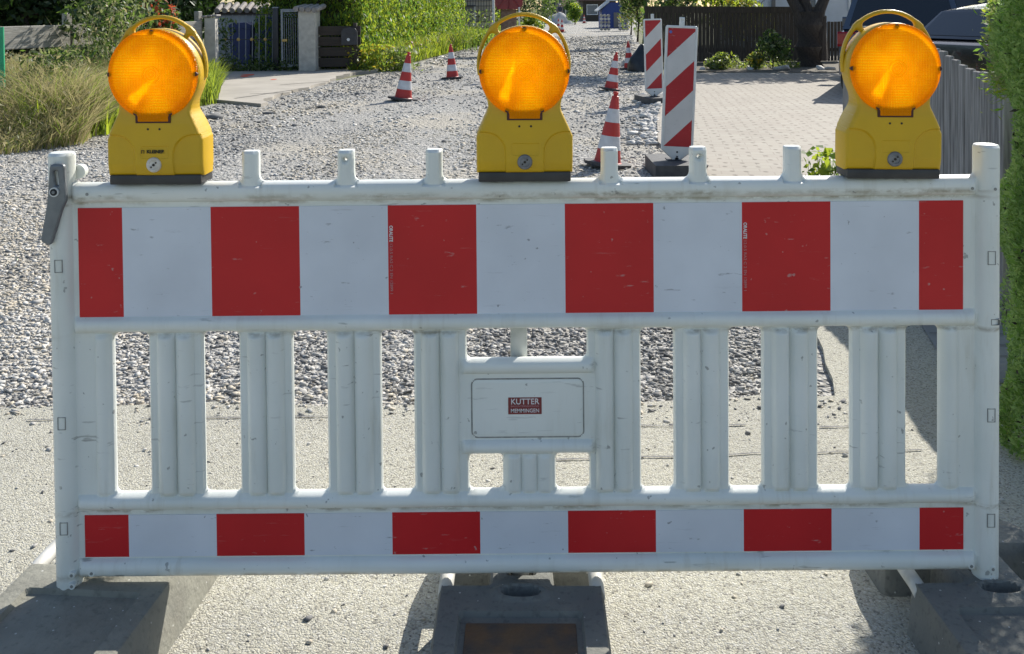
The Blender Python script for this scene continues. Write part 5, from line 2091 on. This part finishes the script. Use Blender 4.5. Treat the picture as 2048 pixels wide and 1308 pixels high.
t_ = foliage_tree('young_tree', 'young tree with a pale green trunk behind the far beacon', 'tree', (p.x, 36, 0), 4.6, 1.1, .10, 1400, .16, ['leaf_mid', 'leaf_bright'], [.6, .4], None, 2.2, trunkm='leaf_mid')

# black tarpaulin heap behind the cones
p = at(1281, 138, 22.0)
g = Geo()
g.lathe([(.29, 0), (.28, .14), (.23, .30), (.14, .44), (.07, .56), (.01, .60)], 18)
for i, v in enumerate(g.V):
    q = 1 + .16 * math.sin(v[2] * 9 + math.atan2(v[1], v[0]) * 3)
    q += .10 * math.sin(v[2] * 23 + v[0] * 31)
    g.V[i] = (v[0] * q, v[1] * q, v[2] * (1 + .10 * math.sin(v[0] * 17)))
o = g.build('tarpaulin_heap', 'tarp', loc=(p.x, 22.0, 0), smooth=50)
tag(o, 'heap under a black tarpaulin right of the upright cone', 'tarpaulin')

# dark board fence
YB = 24.4
xa, xb = at(1290, 100, YB).x, at(1640, 100, YB).x
df = thing('dark_fence', 'dark brown upright board fence behind the planted bed', 'fence', (xa, YB, 0))
Ld = xb - xa
n = 46
for k in range(n):
    x0 = Ld * k / n
    g = Geo()
    g.box(x0 + .004, x0 + Ld / n - .004, -.012, .012, .06, 1.30 + random.uniform(-.01, .01) - .05 * k / n)
    g.build('board', 'wood_dark', df, smooth=0)
g = Geo()
g.prism([(0, 1.29), (Ld, 1.24), (Ld, 1.40), (0, 1.45)], -.03, .015)
g.build('top_plank', 'wood_dark', df, smooth=0)
g = Geo()
g.box(0, Ld, .0125, .06, .3, .4)
g.build('rail', 'wood_dark', df, smooth=0)
xa2, xb2 = at(1640, 100, YB).x, at(1700, 100, YB).x
pf = thing('picket_fence', 'lower dark picket fence right of the tree trunk', 'fence', (xa2 + .01, YB, 0))
for k in range(9):
    x0 = (xb2 - xa2) * k / 9
    g = Geo()
    g.box(x0 + .008, x0 + (xb2 - xa2) / 9 - .008, -.012, .012, .06, 1.04 + random.uniform(-.03, .02))
    g.build('picket', 'wood_dark', pf, smooth=0)
g = Geo()
g.box(0, xb2 - xa2, .0125, .05, .3, .38)
g.build('rail', 'wood_dark', pf, smooth=0)

# planted bed in front of it
bed = [G(1392, 147), G(1700, 150), Vector((8.2, 24.9, 0)), Vector((4.2, 24.9, 0))]
structure(sheet('planted_bed', [(p.x, p.y) for p in bed], 0.05, M('bed_soil', (0.10, 0.085, 0.065), (0.16, 0.14, 0.11), 6, 0.95, 0.6, 30), 0.08))
for px, r_, h, lb in ((1405, .09, .10, 'pale edging stone at the left end of the planted bed'), (1500, .11, .08, 'flat pale edging stone under the rose bush'), (1560, .13, .1, 'flat edging stone right of the rose bush'),
                      (1640, .12, .1, 'grey edging stone beside the tree trunk'), (1660, .10, .16, 'round stone near the car at the end of the bed')):
    p = G(px, 144)
    o = stones('edging_stone', np.array([[0.0, 0.0]]), np.array([r_]), 0.05, ['stone_a'], np.array([0]), .5)
    o.location = (p.x, p.y, 0)
    tag(o, lb, 'stone')
p = G(1435, 143)
foliage_tree('round_bush', 'round pale-tipped bush in the bed before the dark fence', 'bush', (p.x, p.y, 0), .50, .40, .02, 1500, .075, ['leaf_grey', 'leaf_bright', 'leaf_mid'], [.55, .2, .25], None, -.05, 14)
p = G(1545, 143)
foliage_tree('rose_bush', 'taller loose rose bush in the bed before the dark fence', 'bush', (p.x, p.y, 0), .92, .42, .02, 1100, .085, ['leaf_mid', 'leaf_grey', 'leaf_dark'], [.45, .3, .25], None, .05, 10)
p = G(1508, 143)
foliage_tree('flower_bush', 'small bush with orange blossom left of the rose bush', 'bush', (p.x, p.y, 0), .45, .26, .015, 500, .075, ['leaf_mid', 'leaf_grey', 'flower_y'], [.5, .3, .2], None, .0, 7)
P_ = np.stack([4.5 + rng.random(900) * 1.9, 22.0 + rng.normal(size=900) * .16, .06 + np.abs(rng.normal(size=900)) * .07], 1)
o = leaves('ground_cover', P_, .06, ['leaf_grey', 'leaf_mid', 'leaf_bright'], [.5, .3, .2], None, .5, .6)
stuff(o, 'low leafy ground cover along the front edge of the planted bed', 'ground cover')

# dark multi-stemmed tree; its crown (above the picture) shades the driveway
YT = 22.5
tx = at(1618, 140, YT).x
t_ = thing('multi_stem_tree', 'dark tree whose stem splits into three at the fence top', 'tree', (tx, YT, 0))
k = YT / F_PX
g = Geo()
g.tube([(.0, 0, 0), (-.02, 0, .5), (0, 0, 1.0), (0, 0, 1.3)], [.36, .31, .31, .30], 14)
g.tube([(-.16, 0, 1.05), (-.24, 0, 1.3), (-.48, 0, 1.75), (-.8, .1, 2.7), (-1.3, .2, 4.0)], [.16, .13, .11, .09, .04], 10)
g.tube([(-.02, 0, 1.05), (-.02, .05, 1.3), (-.15, .05, 1.75), (-.25, .3, 2.9), (.1, .6, 4.3)], [.17, .135, .12, .09, .04], 10)
g.tube([(.16, 0, 1.05), (.25, 0, 1.35), (.42, 0, 1.75), (.9, .1, 2.7), (1.5, .2, 4.0)], [.16, .13, .11, .09, .04], 10)
g.tube([(.3, .2, .2), (.26, .1, .8), (.28, 0, 1.2)], [.2, .17, .12], 10)
g.build('trunk', 'bark', t_)
P_, d = blob_points(4200, (.6, .6, 3.3), (4.6, 1.8, 1.0), .28, 16)
P3, d3 = blob_points(2200, (-3.2, .3, 3.3), (2.3, 1.8, .9), .26, 11)
P_, d = np.concatenate([P_, P3]), np.concatenate([d, d3])
leaves('crown', P_, .19, ['leaf_mid', 'leaf_dark'], [.6, .4], t_, .5, .4, d)

# white house behind the fence
YHH = 31
xa, xb = at(1535, 30, YHH).x, at(1790, 30, YHH).x
wh = thing('white_house', 'white rendered house behind the dark fence with a tall narrow window', 'house', (xa, YHH, 0))
W_ = xb - xa
g = Geo()
g.box(0, W_, 0, 7, 0, 2.9)
g.build('wall', 'plaster_white', wh, smooth=0)
for px0, px1, z0, z1 in ((1611, 1630, .9, 2.4), (1700, 1760, 1.3, 2.6)):
    a0, a1 = at(px0, 30, YHH).x - xa, at(px1, 30, YHH).x - xa
    g = Geo()
    g.box(a0, a1, -.04, -.003, z0, z1)
    wn = g.build('window', 'window_glass', wh, smooth=0)
    g = Geo()
    for q in ((a0 - .07, a0, z0 - .07, z1 + .07), (a1, a1 + .07, z0 - .07, z1 + .07), (a0, a1, z0 - .07, z0), (a0, a1, z1, z1 + .07)):
        g.box(q[0], q[1], -.08, -.002, q[2], q[3])
    g.build('frame', 'white_metal', wn, smooth=0)
g = Geo()
g.box(.12, .22, -.12, -.03, 0, 2.88)
g.build('downpipe', 'door_grey', wh, smooth=0)
g = Geo()
g.prism([(-.4, 2.9), (7.4, 2.9), (3.5, 4.3)], -.5, W_ + .5, axis='x')
g.build('roof', 'roof_brown', wh, smooth=0)


# cars: side profile lofted across the width, greenhouse drawn in, glass, wheels and lights as parts
def make_car(name, label, loc, rz, paint, L, W, H, belt, prof, roofp, wheel_r=.34, rails=False):
    t_ = thing(name, label, 'car', loc, rz)
    # lower body: outline (y along the car, z)
    def section(poly, half, inset):
        out = []
        for y, z in poly:
            out.append((y, z))
        return out
    g = Geo()
    nx = 9
    rows = []
    for i in range(nx):
        f = -1 + 2 * i / (nx - 1)
        x = W / 2 * math.sin(f * math.pi / 2) if abs(f) < 1 else W / 2 * f
        tuck = 1 - .035 * abs(f) ** 6
        rows.append([(x * (1 - .05 * max(0, (z - belt * .55)) / belt), y * (1 - .05 * f ** 4), .22 + (z - .22) * tuck) for y, z in prof])
    m = len(prof)
    V = [v for r_ in rows for v in r_]
    Fc = []
    for i in range(nx - 1):
        for k_ in range(m):
            j = (k_ + 1) % m
            Fc.append((i * m + k_, i * m + j, (i + 1) * m + j, (i + 1) * m + k_))
    Fc.append(tuple(range(m)))
    Fc.append(tuple((nx - 1) * m + k_ for k_ in range(m - 1, -1, -1)))
    g.add(V, Fc)
    g.build('body', paint, t_, smooth=35)
    # cabin
    n2 = len(roofp)
    rows = []
    for f in (-1, -.94, -.5, 0, .5, .94, 1):
        row = []
        for y, z in roofp:
            kz = (z - belt) / (H - belt)
            half = W / 2 * (.95 - .20 * max(kz, 0))
            row.append((half * f, y, z - .035 * abs(f) ** 4 * (kz > .5)))
        rows.append(row)
    V = [v for r_ in rows for v in r_]
    Fc = []
    for i in range(len(rows) - 1):
        for k_ in range(n2 - 1):
            Fc.append((i * n2 + k_, i * n2 + k_ + 1, (i + 1) * n2 + k_ + 1, (i + 1) * n2 + k_))
    Fc.append(tuple(range(n2)))
    Fc.append(tuple((len(rows) - 1) * n2 + k_ for k_ in range(n2 - 1, -1, -1)))
    g = Geo()
    g.add(V, Fc)
    cb = g.build('cabin', paint, t_, smooth=35)
    # glass panes laid 4 mm proud of the cabin
    def half_at(z):
        return W / 2 * (.95 - .20 * (z - belt) / (H - belt))
    (yb0, zb0), (yb1, zb1) = roofp[0], roofp[1]
    (yf0, zf0), (yf1, zf1) = roofp[-1], roofp[-2]
    for sgn in (-1, 1):
        z0, z1 = belt + .05, H - .11
        def yr(z):
            return yb0 + (yb1 - yb0) * (z - zb0) / (zb1 - zb0)
        def yf(z):
            return yf0 + (yf1 - yf0) * (z - zf0) / (zf1 - zf0)
        mid = (yb0 + yf0) / 2
        for ya0, ya1, yb_, yc_ in ((yr(z0) + .12, yr(z1) + .10, mid - .05, mid - .05), (mid + .05, mid + .05, yf(z1) - .10, yf(z0) - .14)):
            g = Geo()
            if ya1 == mid + .05:
                pts = [(ya0, z0), (yc_, z0), (yb_, z1), (ya1, z1)]
            else:
                pts = [(ya0, z0), (yb_, z0), (yc_, z1), (ya1, z1)]
            V = [(sgn * (half_at(z) + .004), y, z) for y, z in pts] + [(sgn * (half_at(z) - .02), y, z) for y, z in pts]
            g.add(V, [(0, 1, 2, 3), (7, 6, 5, 4), (0, 4, 5, 1), (1, 5, 6, 2), (2, 6, 7, 3), (3, 7, 4, 0)])
            g.build('side_window', 'glass', t_, smooth=0)
        g = Geo()
        g.box(sgn * (W / 2 + .01), sgn * (W / 2 + .20), yf0 - .32, yf0 - .22, belt + .0, belt + .15, bev=.03)
        g.build('wing_mirror', paint, t_)
    for (ya, za, yb_, zb_), nm in (((yb0, zb0, yb1, zb1), 'rear_window'), ((yf0, zf0, yf1, zf1), 'windscreen')):
        sg_ = -1 if nm == 'rear_window' else 1
        dy, dz = yb_ - ya, zb_ - za
        ln = math.hypot(dy, dz)
        ny, nz = (-dz / ln, dy / ln) if sg_ < 0 else (dz / ln, -dy / ln)
        if nz < 0:
            ny, nz = -ny, -nz
        pts = []
        for f, t0 in ((-1, .10), (1, .10), (1, .88), (-1, .88)):
            z = za + dz * t0
            pts.append((f * (half_at(z) - .09), ya + dy * t0 + ny * .006, z + nz * .006))
        V = pts + [(x, y - ny * .02, z - nz * .02) for x, y, z in pts]
        g = Geo()
        g.add(V, [(0, 1, 2, 3), (7, 6, 5, 4), (0, 4, 5, 1), (1, 5, 6, 2), (2, 6, 7, 3), (3, 7, 4, 0)])
        g.build(nm, 'glass', t_, smooth=0)
    for sgn in (-1, 1):
        for y in (-L * .31, L * .31):
            g = Geo()
            g.lathe([(wheel_r * .62, -.10), (wheel_r * .97, -.10), (wheel_r, -.07), (wheel_r, .07), (wheel_r * .97, .10), (wheel_r * .62, .10)], 28)
            wl_ = g.build('wheel', 'tyre', t_)
            wl_.rotation_euler = (0, R(90), 0)
            wl_.location = (sgn * (W / 2 - .09), y, wheel_r)
            g = Geo()
            g.lathe([(wheel_r * .61, -.06), (wheel_r * .61, .105), (wheel_r * .5, .09), (.05, .11), (.001, .11)], 20)
            g.build('rim', 'rim', wl_)
        g = Geo()
        yb = min(p_[0] for p_ in prof)
        g.box(sgn * (W / 2 - .30), sgn * (W / 2 - .015), yb * .955 - .03, yb * .955 + .24, belt - .22, belt - .05, bev=.03)
        g.build('tail_light', 'tail', t_)
        g = Geo()
        yfm = max(p_[0] for p_ in prof)
        g.box(sgn * (W / 2 - .40), sgn * (W / 2 - .06), yfm * .95 - .18, yfm * .955 + .01, belt - .34, belt - .20, bev=.03)
        g.build('headlight', 'chrome', t_)
        g = Geo()
        g.box(sgn * (W / 2 - .35), sgn * (W / 2 - .10), yb * .957 - .035, yb * .957 + .05, .40, .46, bev=.01)
        g.build('reflector', 'tail', t_)
        if rails:
            g = Geo()
            hw = half_at(H) - .03
            g.tube([(sgn * hw, yb1 + .1, H - .02), (sgn * hw, yb1 + .3, H + .05), (sgn * hw, yf1 - .3, H + .05), (sgn * hw, yf1 - .05, H - .02)], .02, 8)
            g.build('roof_rail', 'chrome', t_)
    g = Geo()
    g.box(-.26, .26, yb * .957 - .045, yb * .957 - .02, .58, .69)
    g.build('number_plate', 'white_metal', t_, smooth=0)
    return t_


suv_prof = [(-2.2, .30), (-2.28, .55), (-2.22, .95), (-2.05, 1.03), (1.0, 1.02), (1.9, .92), (2.2, .75), (2.25, .45), (2.15, .28)]
suv_roof = [(-2.1, 1.02), (-1.85, 1.55), (-1.5, 1.66), (-.4, 1.70), (.3, 1.64), (1.15, 1.00)]
p = at(1676, 100, 15.6)
make_car('parked_suv', 'dark blue parked car seen from behind, its red tail light left of the right lamp', (p.x + .93 * math.cos(R(24)) + 2.25 * math.sin(R(24)), 15.6 - .93 * math.sin(R(24)) + 2.25 * math.cos(R(24)), 0.04), R(-24), 'car_blue', 4.5, 1.86, 1.70, 1.0, suv_prof, suv_roof, .36, True)
hat_prof = [(-1.95, .30), (-2.0, .55), (-1.95, .88), (-1.8, .96), (.9, .95), (1.7, .82), (2.0, .66), (2.02, .42), (1.9, .26)]
hat_roof = [(-1.85, .95), (-1.5, 1.34), (-1.0, 1.42), (-.2, 1.43), (.2, 1.40), (1.05, .93)]
p = at(1922, 60, 12.2)
make_car('parked_hatchback', 'glossy black parked car with a rounded roof between the right lamp and the hedge', (7.55, 13.4, 0.04), R(-72), 'car_black', 4.0, 1.72, 1.44, .95, hat_prof, hat_roof, .31)
p = at(1950, 60, 18.5)
make_car('parked_estate', 'dark parked car with a silver roof line behind the black car', (9.0, 19.0, 0.04), R(-86), 'car_black', 4.6, 1.82, 1.62, 1.0, suv_prof, [(q[0], 1.0 + (q[1] - 1.0) * .9) for q in suv_roof], .33, True)

# grey plank fence running back from the hedge
pa, pb = Vector((2.20, 4.45)), Vector((2.56, 7.6))
pd = (pb - pa)
gf = thing('plank_fence', 'grey weathered upright plank fence sloping down towards the hedge', 'fence', (pa.x, pa.y, 0), math.atan2(pd.y, pd.x))
Lp = pd.length
n = 30
for k in range(n):
    f = (k + .5) / n
    x0 = Lp * k / n
    top = 1.13 + .16 * sstep(.05, .5, np.array(f)) - .44 * max(0.0, (f - .80) / .2) ** 1.6 + random.uniform(-.008, .008)
    g = Geo()
    g.box(x0 + .004, x0 + Lp / n - .004, -.011 + random.uniform(-.004, .004), .011, .05, float(top), bev=.004, seg=1)
    g.build('plank', 'wood_plank', gf)
for z in (.35, .9):
    g = Geo()
    g.box(0, Lp, -.06, -.0165, z - .04, z + .04) if z < .8 else g.box(0, Lp * .8, -.06, -.0165, z - .04, z + .04)
    g.build('rail', 'wood_plank', gf)
g = Geo()
g.box(-.13, -.01, -.09, .03, 0, 1.10, bev=.012)
g.build('end_post', 'wood_plank', gf)

# weed at the corner of the driveway
for px, Y, h, lb in ((1640, 7.9, .30, 'small bright weed growing above the barrier rail left of the right lamp'), (1668, 7.7, .26, 'broad-leaved weed touching the right lamp')):
    p = at(px, 345, Y)
    t_ = thing('weed', lb, 'weed', (p.x, Y, max(0.0, p.z - .16)))
    P_ = np.stack([rng.normal(size=70) * .08, rng.normal(size=70) * .07, h * rng.random(70)], 1)
    leaves('foliage', P_, .075, ['leaf_bright', 'leaf_mid'], [.6, .4], t_, .55, .8)
    blades('stems', rng.normal(size=(14, 2)) * .04, 0.0, h, .01, .3, ['leaf_mid'], parent=t_)

# clipped thuja hedge at the right edge, next to the barrier
hr = thing('clipped_hedge', 'bright green clipped thuja hedge filling the right picture edge', 'hedge', (1.555, 3.06, 0), R(-27))
L_, D_, H_ = 0.85, 1.5, 1.72
P_, O_ = shell_points(40000, L_, D_, H_, .05, .05)
P2, O2 = shell_points(190000, .8, .8, H_, .035, .05)
k = (O2[:, 1] < 0) | (O2[:, 0] < 0)
P_, O_ = np.concatenate([P_, P2[k]]), np.concatenate([O_, O2[k]])
k = (P_[:, 2] > .015 + .05 * rng.random(len(P_)))
P_, O_ = P_[k], O_[k]
dirs = O_ * .5 + np.array([[-.3, -.3, .5]])
leaves('foliage', P_, .020, ['leaf_hedge', 'leaf_hedge_dk', 'leaf_thuja', 'twig'], [.50, .34, .14, .02], hr, .34, .1, O_, dirs=dirs)
# loose fresh sprigs sticking out to the left near the top
S_ = np.concatenate([np.stack([-np.abs(rng.normal(size=420)) * .030 - .01 - .03 * rng.random(420), .25 + .5 * rng.random(420), zc + rng.normal(size=420) * .045], 1) for zc in (1.30, 1.38, 1.46, 1.18)])
leaves('sprigs', S_, .024, ['leaf_grey', 'leaf_bright', 'leaf_thuja'], [.45, .25, .3], hr, .32, .2, None, dirs=np.tile([[-1.0, -.2, .25]], (len(S_), 1)))
g = Geo()
for k in range(7):
    x, y = .2 + .5 * random.random(), .2 + k * .18
    g.tube([(x, y, 0), (x + .03, y, .6), (x - .03, y + .04, 1.15), (x, y, 1.5)], [.03, .024, .016, .006], 7)
g.build('hedge_core', 'twig', hr)
